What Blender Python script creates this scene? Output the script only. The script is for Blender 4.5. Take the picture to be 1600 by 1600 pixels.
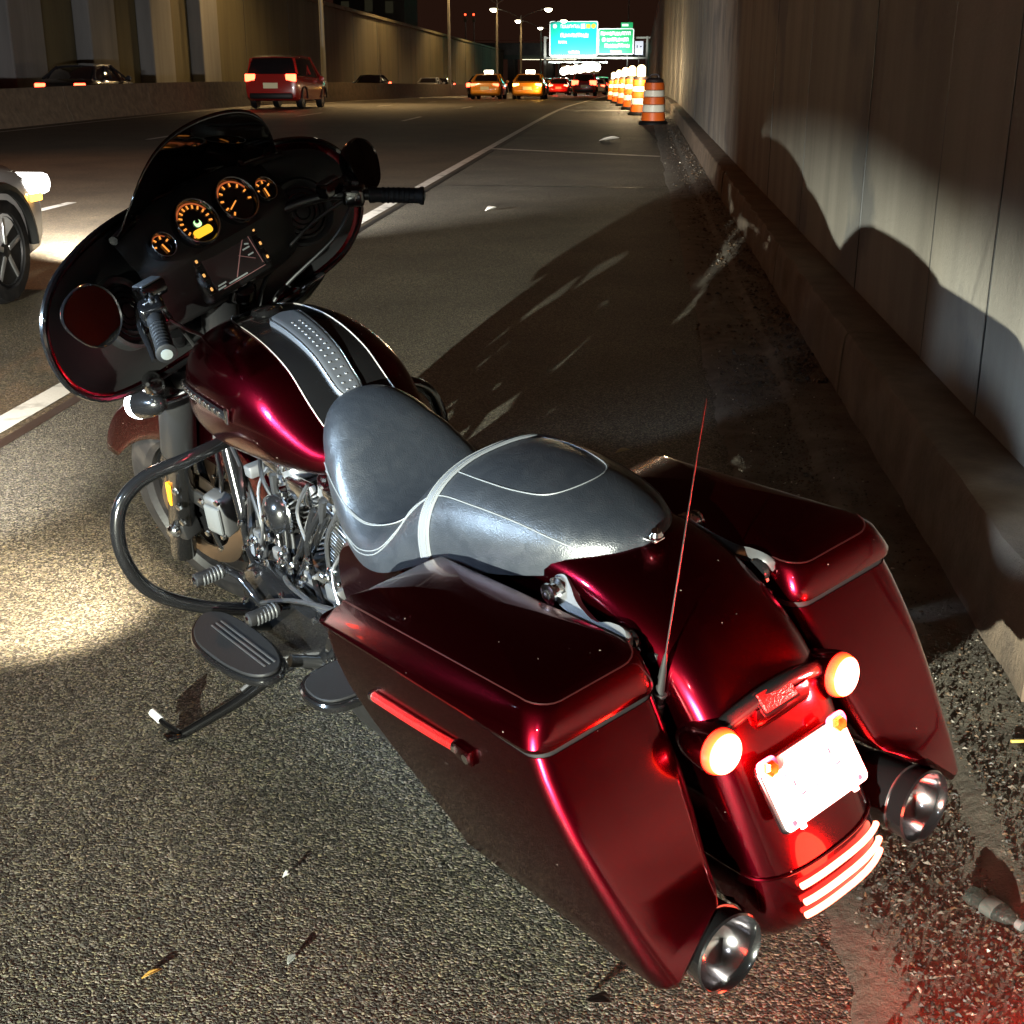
import bpy, bmesh, math, random
from mathutils import Vector, Matrix
random.seed(7)
R = math.radians; PI = math.pi
for o in list(bpy.data.objects): bpy.data.objects.remove(o, do_unlink=True)
scene = bpy.context.scene; COL = scene.collection

# ---------------------------------------------------------------- camera
cam = bpy.data.cameras.new('camera'); cam_o = bpy.data.objects.new('camera', cam); COL.objects.link(cam_o)
cam.sensor_width = 36.0; cam.lens = 2005.84 / 1600 * 36; cam.clip_start = 0.05; cam.clip_end = 3000
PITCH = math.atan((800 - 97.79) / 2005.84); YAW = math.atan(200 / math.hypot(2005.84, 702.21))
cam_o.location = (0, 0, 1.46025); cam_o.rotation_euler = (PI / 2 - PITCH, 0, YAW)
scene.camera = cam_o

# ---------------------------------------------------------------- night sky, exposure
world = bpy.data.worlds.new('World'); scene.world = world; world.use_nodes = True
wb = world.node_tree.nodes['Background']
wb.inputs[0].default_value = (1.0, 0.40, 0.24, 1); wb.inputs[1].default_value = 0.015
scene.view_settings.view_transform = 'Standard'; scene.view_settings.look = 'None'
scene.view_settings.exposure = 0; scene.view_settings.gamma = 1
try:
    scene.cycles.max_bounces = 5; scene.cycles.diffuse_bounces = 1; scene.cycles.glossy_bounces = 3; scene.cycles.transmission_bounces = 4; scene.cycles.transparent_max_bounces = 4; scene.cycles.sample_clamp_indirect = 4
except Exception: pass
scene.render.resolution_x = scene.render.resolution_y = 1024

def lamp(name, kind, loc, power, col, target=None, size=0.05, angle=60, blend=0.5):
    l = bpy.data.lights.new(name, kind); l.energy = power; l.color = col
    o = bpy.data.objects.new(name, l); COL.objects.link(o); o.location = loc
    if kind in ('POINT', 'SPOT'): l.shadow_soft_size = size
    if kind == 'AREA': l.shape = 'DISK'; l.size = size
    if kind == 'SPOT': l.spot_size = R(angle); l.spot_blend = blend
    if target is not None:
        o.rotation_euler = (Vector(target) - Vector(loc)).to_track_quat('-Z', 'Y').to_euler()
    return o
# headlight of the vehicle waiting behind on the shoulder: a wide, flat beam (throws the bike's shadow on the wall)
for pw_, tz_, sc_v in ((32000, .05, .095), (16500, -1.75, .13)):      # main beam along the wall, spill on the ground
    hb_ = lamp('headlight_behind', 'SPOT', (-2.45, -5.1, 1.05), pw_, (.97, 1.0, 0.83), (1.4, 9.0, tz_), 0.022, 74, 1.0); hb_.scale = (1, sc_v, 1)
lamp('headlight_behind', 'SPOT', (-2.45, -5.1, 1.05), 17000, (.92, 1.0, 0.90), (1.17, 8.3, .55), 0.022, 13, 1.0).scale = (1, .42, 1)      # its hot spot
# added side light on the shoulder, standing in for passing headlights on the bike's left flank
cb_ = lamp('flank_side_light', 'SPOT', (-2.15, 1.50, 1.32), 1050, (0.56, 0.77, 1.0), (-.62, 2.62, .62), 0.07, 62, 1.0); cb_.scale = (1, .55, 1)
# sodium street lamp of the same row as those in view, standing just out of frame on the left
lamp('street_light', 'SPOT', (-12.0, 19.0, 9.2), 1100, (1, .38, .14), (-4.0, 10.0, 0), .25, 140, .6)
# the photographer's phone torch
lamp('phone_torch', 'POINT', (-0.25, -0.20, 1.52), 22, (0.86, 0.95, 1.0), size=0.012)

# ---------------------------------------------------------------- helpers
def V(*a): return Vector(a)
MATS = {}
def M(name, base=(.5, .5, .5), rough=.5, metal=0., coat=0., emit=None, es=0., spec=.5, bump=None, trans=0., coatr=.03, alpha=1., ior=1.45):
    if name in MATS: return MATS[name]
    m = bpy.data.materials.new(name); m.use_nodes = True; MATS[name] = m
    b = m.node_tree.nodes['Principled BSDF']
    b.inputs['Base Color'].default_value = (*base, 1); b.inputs['Roughness'].default_value = rough
    b.inputs['Metallic'].default_value = metal; b.inputs['Coat Weight'].default_value = coat
    b.inputs['Coat Roughness'].default_value = coatr; b.inputs['Specular IOR Level'].default_value = spec
    b.inputs['Transmission Weight'].default_value = trans; b.inputs['Alpha'].default_value = alpha
    b.inputs['IOR'].default_value = ior
    if emit: b.inputs['Emission Color'].default_value = (*emit, 1); b.inputs['Emission Strength'].default_value = es
    if bump:
        sc, st, dist, kind = bump
        n = m.node_tree.nodes; L = m.node_tree.links
        tc = n.new('ShaderNodeTexCoord')
        if kind == 'vor':
            t = n.new('ShaderNodeTexVoronoi'); t.inputs['Scale'].default_value = sc; out = t.outputs['Distance']
        else:
            t = n.new('ShaderNodeTexNoise'); t.inputs['Scale'].default_value = sc; t.inputs['Detail'].default_value = 4; out = t.outputs['Fac']
        L.new(tc.outputs['Object'], t.inputs['Vector'])
        bp_ = n.new('ShaderNodeBump'); bp_.inputs['Strength'].default_value = st; bp_.inputs['Distance'].default_value = dist
        L.new(out, bp_.inputs['Height']); L.new(bp_.outputs['Normal'], b.inputs['Normal'])
    return m
def dirt(m, c2, scale=6, lo=.4, hi=.65, rough2=None, coord='Object'):
    """second colour mixed in by noise (grime with a shape of its own)"""
    n = m.node_tree.nodes; L = m.node_tree.links; b = n['Principled BSDF']
    tc = n.new('ShaderNodeTexCoord'); t = n.new('ShaderNodeTexNoise'); t.inputs['Scale'].default_value = scale; t.inputs['Detail'].default_value = 6
    L.new(tc.outputs[coord], t.inputs['Vector'])
    rp = n.new('ShaderNodeMapRange'); rp.inputs[1].default_value = lo; rp.inputs[2].default_value = hi
    L.new(t.outputs['Fac'], rp.inputs[0])
    mx = n.new('ShaderNodeMix'); mx.data_type = 'RGBA'
    mx.inputs[6].default_value = b.inputs['Base Color'].default_value; mx.inputs[7].default_value = (*c2, 1)
    L.new(rp.outputs[0], mx.inputs[0]); L.new(mx.outputs[2], b.inputs['Base Color'])
    if rough2 is not None:
        r0 = b.inputs['Roughness'].default_value
        r2 = n.new('ShaderNodeMapRange'); r2.inputs[3].default_value = r0; r2.inputs[4].default_value = rough2
        L.new(rp.outputs[0], r2.inputs[0]); L.new(r2.outputs[0], b.inputs['Roughness'])
    return m

def mk(name, vf, mat, parent=None, xf=None, smooth=40, label=None, cat=None, group=None, kind=None, loc=None):
    v, f = vf
    if xf: v = [xf(Vector(p)) for p in v]
    me = bpy.data.meshes.new(name); me.from_pydata([tuple(p) for p in v], [], f); me.update()
    bm = bmesh.new(); bm.from_mesh(me); bmesh.ops.remove_doubles(bm, verts=bm.verts, dist=1e-6)
    bmesh.ops.recalc_face_normals(bm, faces=bm.faces); bm.to_mesh(me); bm.free()
    if smooth:
        me.polygons.foreach_set('use_smooth', [True] * len(me.polygons)); me.set_sharp_from_angle(angle=R(smooth))
    me.materials.append(mat)
    o = bpy.data.objects.new(name, me); COL.objects.link(o)
    if parent: o.parent = parent
    if loc is not None: o.location = loc
    tag(o, label, cat, group, kind); return o
def tag(o, label=None, cat=None, group=None, kind=None):
    if label: o['label'] = label
    if cat: o['category'] = cat
    if group: o['group'] = group
    if kind: o['kind'] = kind
    return o
def empty(name, loc=(0, 0, 0), rz=0, label=None, cat=None, group=None):
    o = bpy.data.objects.new(name, None); COL.objects.link(o); o.location = loc; o.rotation_euler[2] = rz
    o.empty_display_size = .1
    return tag(o, label, cat, group)
def copy_tree(o, parent=None):
    c = o.copy(); COL.objects.link(c); c.parent = parent
    for ch in o.children: copy_tree(ch, c)
    return c
def join(*parts):
    v = []; f = []
    for pv, pf in parts:
        n = len(v); v += list(pv); f += [tuple(i + n for i in q) for q in pf]
    return v, f
def mir(vf): return [V(p[0], -p[1], p[2]) for p in vf[0]], [tuple(reversed(q)) for q in vf[1]]
def mv(vf, d): d = Vector(d); return [Vector(p) + d for p in vf[0]], vf[1]
def tr(vf, mtx): return [mtx @ Vector(p) for p in vf[0]], vf[1]
def loft(rings, cap=True, closed=True):
    v = [p for r in rings for p in r]; n = len(rings[0]); f = []
    for i in range(len(rings) - 1):
        for j in range(n if closed else n - 1):
            k = (j + 1) % n
            f.append((i * n + j, i * n + k, (i + 1) * n + k, (i + 1) * n + j))
    if cap and closed:
        f.append(tuple(range(n - 1, -1, -1))); f.append(tuple(range((len(rings) - 1) * n, len(rings) * n)))
    return v, f
def sheet(rows): return loft(rows, cap=False, closed=False)
def spl(pts, k=6, closed=False):
    """Catmull-Rom through points of any dimension"""
    pts = [Vector(p) for p in pts]; n = len(pts); out = []
    rng = range(n if closed else n - 1)
    for i in rng:
        if closed: a, b, c, d = pts[i - 1], pts[i], pts[(i + 1) % n], pts[(i + 2) % n]
        else: a, b, c, d = pts[max(i - 1, 0)], pts[i], pts[i + 1], pts[min(i + 2, n - 1)]
        for j in range(k):
            t = j / k
            out.append(.5 * ((2 * b) + (c - a) * t + (2 * a - 5 * b + 4 * c - d) * t * t + (3 * b - a - 3 * c + d) * t ** 3))
    if not closed: out.append(pts[-1])
    return out
def lerp_tab(tab, x):
    """smooth table look-up: tab = [(x, a, b, ...)] sorted by x"""
    if x <= tab[0][0]: return tab[0][1:]
    if x >= tab[-1][0]: return tab[-1][1:]
    for i in range(len(tab) - 1):
        if tab[i][0] <= x <= tab[i + 1][0]:
            b, c = tab[i], tab[i + 1]; a = tab[max(i - 1, 0)]; d = tab[min(i + 2, len(tab) - 1)]
            h = c[0] - b[0]; t = (x - b[0]) / h; res = []
            for q in range(1, len(b)):
                m0 = (c[q] - a[q]) / (c[0] - a[0]) * h if c[0] != a[0] else 0
                m1 = (d[q] - b[q]) / (d[0] - b[0]) * h if d[0] != b[0] else 0
                t2 = t * t; t3 = t2 * t
                res.append((2*t3-3*t2+1)*b[q] + (t3-2*t2+t)*m0 + (-2*t3+3*t2)*c[q] + (t3-t2)*m1)
            return tuple(res)
def tube(pts, r, n=10, k=6, closed=False, smooth=True, cap=True):
    P = spl(pts, k, closed) if smooth else [Vector(p) for p in pts]
    rr = r if callable(r) else (lambda t: r)
    rings = []; N = len(P); up = None
    for i, p in enumerate(P):
        if closed: t = (P[(i + 1) % N] - P[i - 1])
        else: t = (P[min(i + 1, N - 1)] - P[max(i - 1, 0)])
        t = t.normalized()
        if up is None:
            up = t.orthogonal().normalized()
        up = (up - t * up.dot(t)).normalized(); s = t.cross(up); q = rr(i / (N - 1))
        rings.append([p + (up * math.cos(2 * PI * j / n) + s * math.sin(2 * PI * j / n)) * q for j in range(n)])
    if closed: rings.append(rings[0])
    return loft(rings, cap=cap and not closed)
def axes(ax):
    ax = Vector(ax).normalized(); u = V(0, 0, 1) if abs(ax.z) < .9 else V(1, 0, 0)
    u = (u - ax * u.dot(ax)).normalized(); return ax, u, ax.cross(u)
def lathe(prof, o=(0, 0, 0), ax=(0, 0, 1), n=24, cap=True):
    a, u, w = axes(ax); o = Vector(o)
    rings = [[o + a * h + (u * math.cos(2 * PI * j / n) + w * math.sin(2 * PI * j / n)) * max(r, 1e-4) for j in range(n)] for r, h in prof]
    return loft(rings, cap=cap)
def rrect(x0, x1, y0, y1, r, k=4):
    r = min(r, (x1 - x0) / 2 - 1e-4, (y1 - y0) / 2 - 1e-4); out = []
    for cx, cy, a0 in ((x1 - r, y1 - r, 0), (x0 + r, y1 - r, 90), (x0 + r, y0 + r, 180), (x1 - r, y0 + r, 270)):
        for j in range(k + 1):
            a = R(a0 + 90 * j / k); out.append((cx + r * math.cos(a), cy + r * math.sin(a)))
    return out
def rbox(c, s, r=.004, k=2):
    """box with rounded edges; c centre, s full size"""
    x, y, z = s[0] / 2, s[1] / 2, s[2] / 2; r = min(r, x * .98, y * .98, z * .98); rings = []
    for j in range(k + 1):
        a = R(90 * j / k); ins = r * (1 - math.sin(a)); zz = -z + r * (1 - math.cos(a))
        rings.append([V(c[0] + px, c[1] + py, c[2] + zz) for px, py in rrect(-x + ins, x - ins, -y + ins, y - ins, max(r - ins, 1e-4) + 1e-4, k)])
    for j in range(k, -1, -1):
        a = R(90 * j / k); ins = r * (1 - math.sin(a)); zz = z - r * (1 - math.cos(a))
        rings.append([V(c[0] + px, c[1] + py, c[2] + zz) for px, py in rrect(-x + ins, x - ins, -y + ins, y - ins, max(r - ins, 1e-4) + 1e-4, k)])
    return loft(rings)
def box(c, s): 
    x, y, z = s[0] / 2, s[1] / 2, s[2] / 2
    v = [V(c[0] + a * x, c[1] + b * y, c[2] + d * z) for a in (-1, 1) for b in (-1, 1) for d in (-1, 1)]
    return v, [(0, 1, 3, 2), (4, 6, 7, 5), (0, 4, 5, 1), (2, 3, 7, 6), (0, 2, 6, 4), (1, 5, 7, 3)]
def frame(o, n, up=(0, 0, 1)):
    """matrix whose local z is n, local y as near to up as can be"""
    n = Vector(n).normalized(); up = Vector(up); y = (up - n * up.dot(n)).normalized(); x = y.cross(n)
    m = Matrix((x, y, n)).transposed().to_4x4(); m.translation = Vector(o); return m
def plate(poly, t, m=None, r=0):
    """flat plate from a 2-D outline, thickness t along local z, edges eased by r"""
    n = len(poly); cx = sum(p[0] for p in poly) / n; cy = sum(p[1] for p in poly) / n
    def ins(p, d):
        q = Vector((p[0] - cx, p[1] - cy)); L = q.length or 1; return (cx + q.x * (1 - d / L), cy + q.y * (1 - d / L))
    lev = [(0, 0)] if not r else [(r, 0), (0, r)]
    lev2 = [(0, t)] if not r else [(0, t - r), (r, t)]
    rings = [[V(*ins(p, d), z) for p in poly] for d, z in lev + lev2]
    vf = loft(rings); return tr(vf, m) if m else vf
# ================================================================ MOTORCYCLE
YB, LEAN, DELTA = 0.74115, 0.1697, 0.3092
bfx = V(-math.sin(YB), math.cos(YB), 0); bly = V(-math.cos(YB), -math.sin(YB), 0)
bl2 = bly * math.cos(LEAN) - V(0, 0, 1) * math.sin(LEAN); bu2 = V(0, 0, 1) * math.cos(LEAN) + bly * math.sin(LEAN)
BM = Matrix((bfx, bl2, bu2)).transposed().to_4x4(); BM.translation = V(0.02332, 2.1027, 0)
SA0 = V(1.795, 0, 0); SAX = V(-math.sin(R(26)), 0, math.cos(R(26)))
SROT = Matrix.Translation(SA0) @ Matrix.Rotation(DELTA, 4, SAX) @ Matrix.Translation(-SA0)
ST = lambda p: SROT @ p
bike = empty('motorcycle', label='dark red touring motorcycle with black trim leaning on its side stand', cat='motorcycle')
bike.matrix_world = BM

def paint(name, c, rough=.34, metal=.55):
    m = M(name, c, rough, metal, coat=.4, coatr=.035)
    n = m.node_tree.nodes; L = m.node_tree.links; b = n['Principled BSDF']
    tc = n.new('ShaderNodeTexCoord'); t = n.new('ShaderNodeTexNoise'); t.inputs['Scale'].default_value = 900; t.inputs['Detail'].default_value = 1
    L.new(tc.outputs['Object'], t.inputs['Vector'])
    bp_ = n.new('ShaderNodeBump'); bp_.inputs['Strength'].default_value = .12; bp_.inputs['Distance'].default_value = .0004
    L.new(t.outputs['Fac'], bp_.inputs['Height']); L.new(bp_.outputs['Normal'], b.inputs['Normal'])
    # faint dust and water marks raise the coat's roughness in patches
    t2 = n.new('ShaderNodeTexNoise'); t2.inputs['Scale'].default_value = 14; t2.inputs['Detail'].default_value = 7
    L.new(tc.outputs['Object'], t2.inputs['Vector'])
    rp = n.new('ShaderNodeMapRange'); rp.inputs[1].default_value = .42; rp.inputs[2].default_value = .72; rp.inputs[3].default_value = .03; rp.inputs[4].default_value = .09
    L.new(t2.outputs['Fac'], rp.inputs[0]); L.new(rp.outputs[0], b.inputs['Coat Roughness'])
    # sparse specks of dust and dried splashes
    vo = n.new('ShaderNodeTexVoronoi'); vo.inputs['Scale'].default_value = 62; L.new(tc.outputs['Object'], vo.inputs['Vector'])
    sx = n.new('ShaderNodeSeparateColor'); L.new(vo.outputs['Color'], sx.inputs[0])
    rr = n.new('ShaderNodeMath'); rr.operation = 'MULTIPLY'; rr.inputs[1].default_value = .085; L.new(sx.outputs[0], rr.inputs[0])
    pk = n.new('ShaderNodeMath'); pk.operation = 'GREATER_THAN'; pk.inputs[1].default_value = .80; L.new(sx.outputs[1], pk.inputs[0])
    lt = n.new('ShaderNodeMath'); lt.operation = 'LESS_THAN'; L.new(vo.outputs['Distance'], lt.inputs[0]); L.new(rr.outputs[0], lt.inputs[1])
    du = n.new('ShaderNodeMath'); du.operation = 'MULTIPLY'; L.new(lt.outputs[0], du.inputs[0]); L.new(pk.outputs[0], du.inputs[1])
    mx = n.new('ShaderNodeMix'); mx.data_type = 'RGBA'; mx.inputs[6].default_value = (*c, 1); mx.inputs[7].default_value = (.10, .075, .065, 1)
    L.new(du.outputs[0], mx.inputs[0]); L.new(mx.outputs[2], b.inputs['Base Color'])
    me_ = n.new('ShaderNodeMath'); me_.operation = 'MULTIPLY_ADD'; me_.inputs[1].default_value = -metal; me_.inputs[2].default_value = metal; L.new(du.outputs[0], me_.inputs[0]); L.new(me_.outputs[0], b.inputs['Metallic'])
    return m
RED = paint('cherry_paint', (.100, .0018, .0065), .22, 1.0)
BLKP = M('gloss_black_paint', (.002, .002, .0022), .25, coat=1.)
BLK = M('satin_black_metal', (.006, .006, .0065), .38, bump=(160, .05, .001, 'noise'))
BLKG = M('gloss_black_tube', (.003, .003, .0033), .16, coat=.6)
MATT = M('black_plastic', (.0035, .0035, .0038), .55, bump=(500, .25, .0006, 'noise'))
RUB = M('rubber', (.004, .004, .0045), .60, spec=.22, bump=(220, .3, .001, 'noise'))
LEATHER = M('black_leather', (.0055, .0066, .0088), .36, spec=.6, bump=(420, .32, .0011, 'vor'))
VINYL = M('seam_thread', (.045, .048, .052), .5)
STRAP = M('strap_vinyl', (.04, .043, .048), .5, bump=(500, .2, .001, 'noise'))
CHR = M('chrome', (.86, .87, .89), .12, 1.)
STEEL = M('steel', (.26, .26, .27), .32, 1.)
ALU = M('grey_cast_metal', (.13, .13, .135), .40, .8, bump=(300, .2, .0008, 'noise'))
BRONZE = M('brake_disc_steel', (.34, .26, .20), .30, 1., bump=(60, .1, .0005, 'noise'))
FINE = M('machined_fin_edge', (.46, .46, .47), .3, 1.)
DARKFIN = M('black_cylinder', (.014, .014, .015), .45)
TYRE = dirt(M('tyre_rubber', (.005, .005, .006), .5, spec=.3, bump=(90, .2, .002, 'noise')), (.013, .012, .012), 20, .45, .7)
REFL = M('red_reflector', (.14, .002, .002), .3, coat=.3, emit=(1, .01, .01), es=.02, bump=(380, .8, .002, 'vor'))
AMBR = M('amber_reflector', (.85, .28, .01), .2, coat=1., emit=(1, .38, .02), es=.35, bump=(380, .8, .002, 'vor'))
GOLD = M('gold_bolt', (.9, .55, .08), .25, 1.)
PLATE = M('plate_white', (.86, .86, .84), .45, bump=(25, .05, .001, 'noise'))
DKMARK = M('plate_mark', (.05, .05, .09), .5)
ORNG = M('dial_orange', (.2, .06, .005), .5, emit=(1, .33, .05), es=1.25)
BROWN = M('dial_arc', (.1, .03, .01), .5, emit=(1, .22, .06), es=.42)
LCD = M('odometer_amber', (.2, .1, .01), .4, emit=(1, .55, .03), es=1.3)
GRNL = M('indicator_green', (.1, .2, .1), .4, emit=(.55, 1, .42), es=1.7)
SCRL = M('screen_line', (.1, .1, .1), .5, emit=(.62, .72, .62), es=.28)
SCRR = M('screen_route', (.1, .05, .05), .5, emit=(.7, .35, .3), es=.22)
SCRB = M('screen_glass', (.012, .010, .010), .12, coat=1., emit=(.5, .45, .42), es=.012)
BTN = M('button_lamp', (.2, .1, .02), .5, emit=(1, .50, .14), es=1.0)
GLASS = M('dark_dial', (.004, .004, .005), .2, coat=1.)
SMOKE = M('smoked_windscreen', (.0015, .001, .001), .05, coat=.6, alpha=.988, spec=.5)
MIRG = M('mirror_glass', (.055, .048, .04), .03, 1.)
WHL = M('white_lamp', (1, 1, 1), .3, emit=(.86, .93, 1), es=14)

def lampmat(name, inner, outer, s_in, s_out, rad):
    """lens whose emission falls off from its centre (local coords)"""
    m = bpy.data.materials.new(name); m.use_nodes = True; MATS[name] = m
    n = m.node_tree.nodes; L = m.node_tree.links; b = n['Principled BSDF']; b.inputs['Roughness'].default_value = .2
    b.inputs['Base Color'].default_value = (.6, .02, .01, 1)
    tc = n.new('ShaderNodeTexCoord'); fl = n.new('ShaderNodeVectorMath'); fl.operation = 'MULTIPLY'; fl.inputs[1].default_value = (1, 1, 0)
    ln = n.new('ShaderNodeVectorMath'); ln.operation = 'LENGTH'
    L.new(tc.outputs['Object'], fl.inputs[0]); L.new(fl.outputs[0], ln.inputs[0])
    mr = n.new('ShaderNodeMapRange'); mr.inputs[1].default_value = 0; mr.inputs[2].default_value = rad; L.new(ln.outputs['Value'], mr.inputs[0])
    cr = n.new('ShaderNodeValToRGB'); e = cr.color_ramp.elements
    e[0].position = .74; e[0].color = (*[c * s_in for c in inner], 1); e[1].position = 1.0; e[1].color = (*[c * s_out for c in outer], 1)
    k = e.new(.90); k.color = (9, .6, .05, 1)
    L.new(mr.outputs[0], cr.inputs[0]); L.new(cr.outputs[0], b.inputs['Emission Color']); b.inputs['Emission Strength'].default_value = 1
    return m
TAILL = lampmat('red_lamp_lens', (1, .26, .18), (1, .012, .006), 36, 6, .0345)
STRIPL = M('tail_strip', (.6, .05, .03), .3, emit=(1, .17, .10), es=11.0)

bp = lambda name, vf, mat, parent=None, **k: mk(name, vf, mat, parent or bike, **k)
sp = lambda name, vf, mat, parent=None, **k: mk(name, vf, mat, parent or bike, xf=ST, **k)
def bolt(o, ax, r=.008, h=.008, mat=None, parent=None, f=bp, hexa=True):
    return f('bolt', lathe([(r * .3, h), (r * .55, h), (r * .95, h * .8), (r, h * .45), (r, 0)], o, ax, 6 if hexa else 12), mat or CHR, parent)

# ---------------- wheels
def tyre_prof(rad, w, n=14):
    pr = []
    for j in range(n + 1):
        a = PI * (j / n) ; pr.append((rad - .085 + .085 * math.sin(a) ** .62, -w / 2 * math.cos(a)))
    pr += [(rad - .10, w * .40), (rad - .10, -w * .40)]
    return pr
def make_wheel(cx, cz, rad, w, f, front):
    wl = f('wheel', lathe([(rad - .088, -w * .36), (rad - .074, -w * .40), (rad - .078, -w * .30), (rad - .125, -w * .1), (rad - .125, w * .1), (rad - .078, w * .30), (rad - .074, w * .40), (rad - .088, w * .36), (rad - .105, w * .2), (rad - .105, -w * .2)], (cx, 0, cz), (0, 1, 0), 48, cap=False), BLKG)
    pr = tyre_prof(rad, w); f('tyre', loft([[V(cx + r * math.cos(2 * PI * j / 64), h, cz + r * math.sin(2 * PI * j / 64)) for r, h in pr] for j in range(65)], cap=False), TYRE, wl)
    f('hub', lathe([(.03, -.06), (.045, -.05), (.045, .05), (.03, .06)], (cx, 0, cz), (0, 1, 0), 20), BLK, wl)
    for j in range(10):
        a = 2 * PI * j / 10 + .1; a2 = a + .18
        f('spoke', tube([(cx + .035 * math.cos(a), .02, cz + .035 * math.sin(a)), (cx + .12 * math.cos((a + a2) / 2), .012, cz + .12 * math.sin((a + a2) / 2)), (cx + (rad - .115) * math.cos(a2), 0, cz + (rad - .115) * math.sin(a2))], .011, 8, 3), BLKG, wl)
    return wl
wf = make_wheel(1.625, .318, .318, .13, sp, True)
wr = make_wheel(0, .33, .33, .18, bp, False)
def disc(cx, y, cz, ro, ri, f, parent):
    n = 48; rings = []
    for yy, rr in ((y - .0025, ri), (y - .0025, ro), (y + .0025, ro), (y + .0025, ri)):
        rings.append([V(cx + (rr + (.003 * math.sin(6 * 2 * PI * j / n) if rr == ro else 0)) * math.cos(2 * PI * j / n), yy, cz + rr * math.sin(2 * PI * j / n)) for j in range(n)])
    rings.append(rings[0]); d = f('brake_disc', loft(rings, cap=False), BRONZE, parent)
    c = []
    for j in range(6):
        a = 2 * PI * j / 6
        c.append(tube([(cx + .04 * math.cos(a), y, cz + .04 * math.sin(a)), (cx + (ri + .008) * math.cos(a + .25), y, cz + (ri + .008) * math.sin(a + .25))], .009, 6, smooth=False))
    f('disc_carrier', join(*c, lathe([(.046, y - .008), (.05, y), (.046, y + .006)], (cx, 0, cz), (0, 1, 0), 20)), BLKG, parent)
    for j in range(6):
        a = 2 * PI * j / 6 + .25; bolt((cx + (ri + .006) * math.cos(a), y + .004, cz + (ri + .006) * math.sin(a)), (0, 1, 0), .007, .006, parent=parent, f=f)
disc(1.625, .075, .318, .150, .098, sp, wf); disc(1.625, -.075, .318, .150, .098, sp, wf)

# ---------------- front fender, fork, brakes
def fender_ring(t, rc, wid, rl, n=20):
    c, s = math.cos(t), math.sin(t); out = []
    for j in range(n + 1):
        a = -1 + 2 * j / n; ya = wid * math.copysign(min(1, abs(a) * 1.7) ** .8, a)
        e = max(0, (abs(a) - .42) / .58); rr = rc - .012 * (abs(a) / .42 if abs(a) < .42 else 1) ** 2 - (rc - .012 - rl) * e ** 1.15
        if abs(a) > .42: ya = math.copysign(wid * (.97 + .03 * math.sin(PI * e)), a)
        else: ya = wid * .97 * math.sin(a / .42 * PI / 2)
        out.append(V(1.625 + rr * c, ya, .318 + rr * s))
    return out
rows = []
for j in range(41):
    q = j / 40; t = R(30 + 155 * q); rl = .318 - .085 * math.sin(PI * min(1, q * 1.05)) ** .8 ; rows.append(fender_ring(t, .372, .082, max(rl, .235)))
ff = sp('front_fender', sheet(rows), RED)
so = ff.modifiers.new('thick', 'SOLIDIFY'); so.thickness = .004
sp('fender_trim', tube([r_[0] + V(0, -.001, 0) for r_ in rows], .0035, 6, 1, smooth=False), BLKP, ff)
sp('fender_stripe', tube([r_[2] + V(0, -.0012, .002) for r_ in rows[1:26]], .0011, 5, 1, smooth=False), M('pinstripe', (.32, .28, .27), .4), ff)
for s in (1, -1):
    y = .118 * s
    fk = sp('fork_leg', lathe([(.022, 0), (.034, .012), (.036, .05), (.036, .36), (.040, .37), (.040, .395), (.033, .40), (.033, .80)], (1.722, y, .20), (-.444, 0, .896), 20), BLKG)
    sp('fork_cover', lathe([(.041, .40), (.046, .41), (.046, .70), (.04, .71)], (1.722, y, .20), (-.444, 0, .896), 20), BLK, fk)
    sp('axle_cap', lathe([(.020, 0), (.020, .012), (.013, .02), (.004, .022)], (1.655, y + .034 * s, .318), (0, s, 0), 16), CHR, fk)
    sp('axle_clamp', rbox((1.655, y, .318), (.06, .06, .075), .012), BLK, fk)
    if s == 1:
        sp('amber_reflector', tr(rbox((0, 0, 0), (.022, .075, .008), .003), frame((1.612, y + .034, .44), (.35, .9, .1), (-.444, 0, .896))), AMBR, fk)
    # caliper on the rear of the leg
    ca = empty_part = sp('brake_caliper', tr(rbox((0, 0, 0), (.075, .125, .055), .014, 3), frame((1.500, .098 * s, .365), (0, s, 0), (-.25, 0, 1))), ALU)
    sp('caliper_cover', tr(rbox((0, 0, 0), (.055, .085, .012), .006), frame((1.495, .130 * s, .365), (0, s, 0), (-.25, 0, 1))), M('caliper_face', (.10, .105, .11), .4, .5), ca)
    sp('caliper_bracket', tr(rbox((0, 0, 0), (.10, .05, .014), .005), frame((1.575, .098 * s, .40), (0, s, 0), (-.5, 0, 1))), BLK, ca)
    for dx, dz in ((.035, .055), (.035, -.055), (-.03, .058), (-.03, -.056)):
        bolt((1.500 + dx * .97 - dz * .25, .128 * s, .365 + dz * .97), (0, s, 0), .009, .008, parent=ca, f=sp)
    for q in range(3): bolt((1.59 - .012 * q, (.118 + .04) * s, .36 + .05 * q), (0, s, 0), .010, .010, parent=ca, f=sp)
sp('brake_hose', tube([(1.46, .10, .44), (1.42, .11, .50), (1.40, .10, .60), (1.36, .07, .74), (1.30, .05, .86)], .006, 8), STEEL)
sp('brake_hose', tube([(1.46, -.10, .44), (1.42, -.11, .50), (1.40, -.10, .60), (1.36, -.07, .74), (1.30, -.05, .86)], .006, 8), BLK)
sp('fork_clamp', rbox((1.375, 0, .80), (.09, .32, .06), .02), BLK)
sp('fork_clamp', rbox((1.285, 0, 1.0), (.09, .30, .035), .012), BLK)
bp('steering_head', lathe([(.045, 0), (.045, .26)], (1.40, 0, .74), SAX, 18), BLK)

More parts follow.
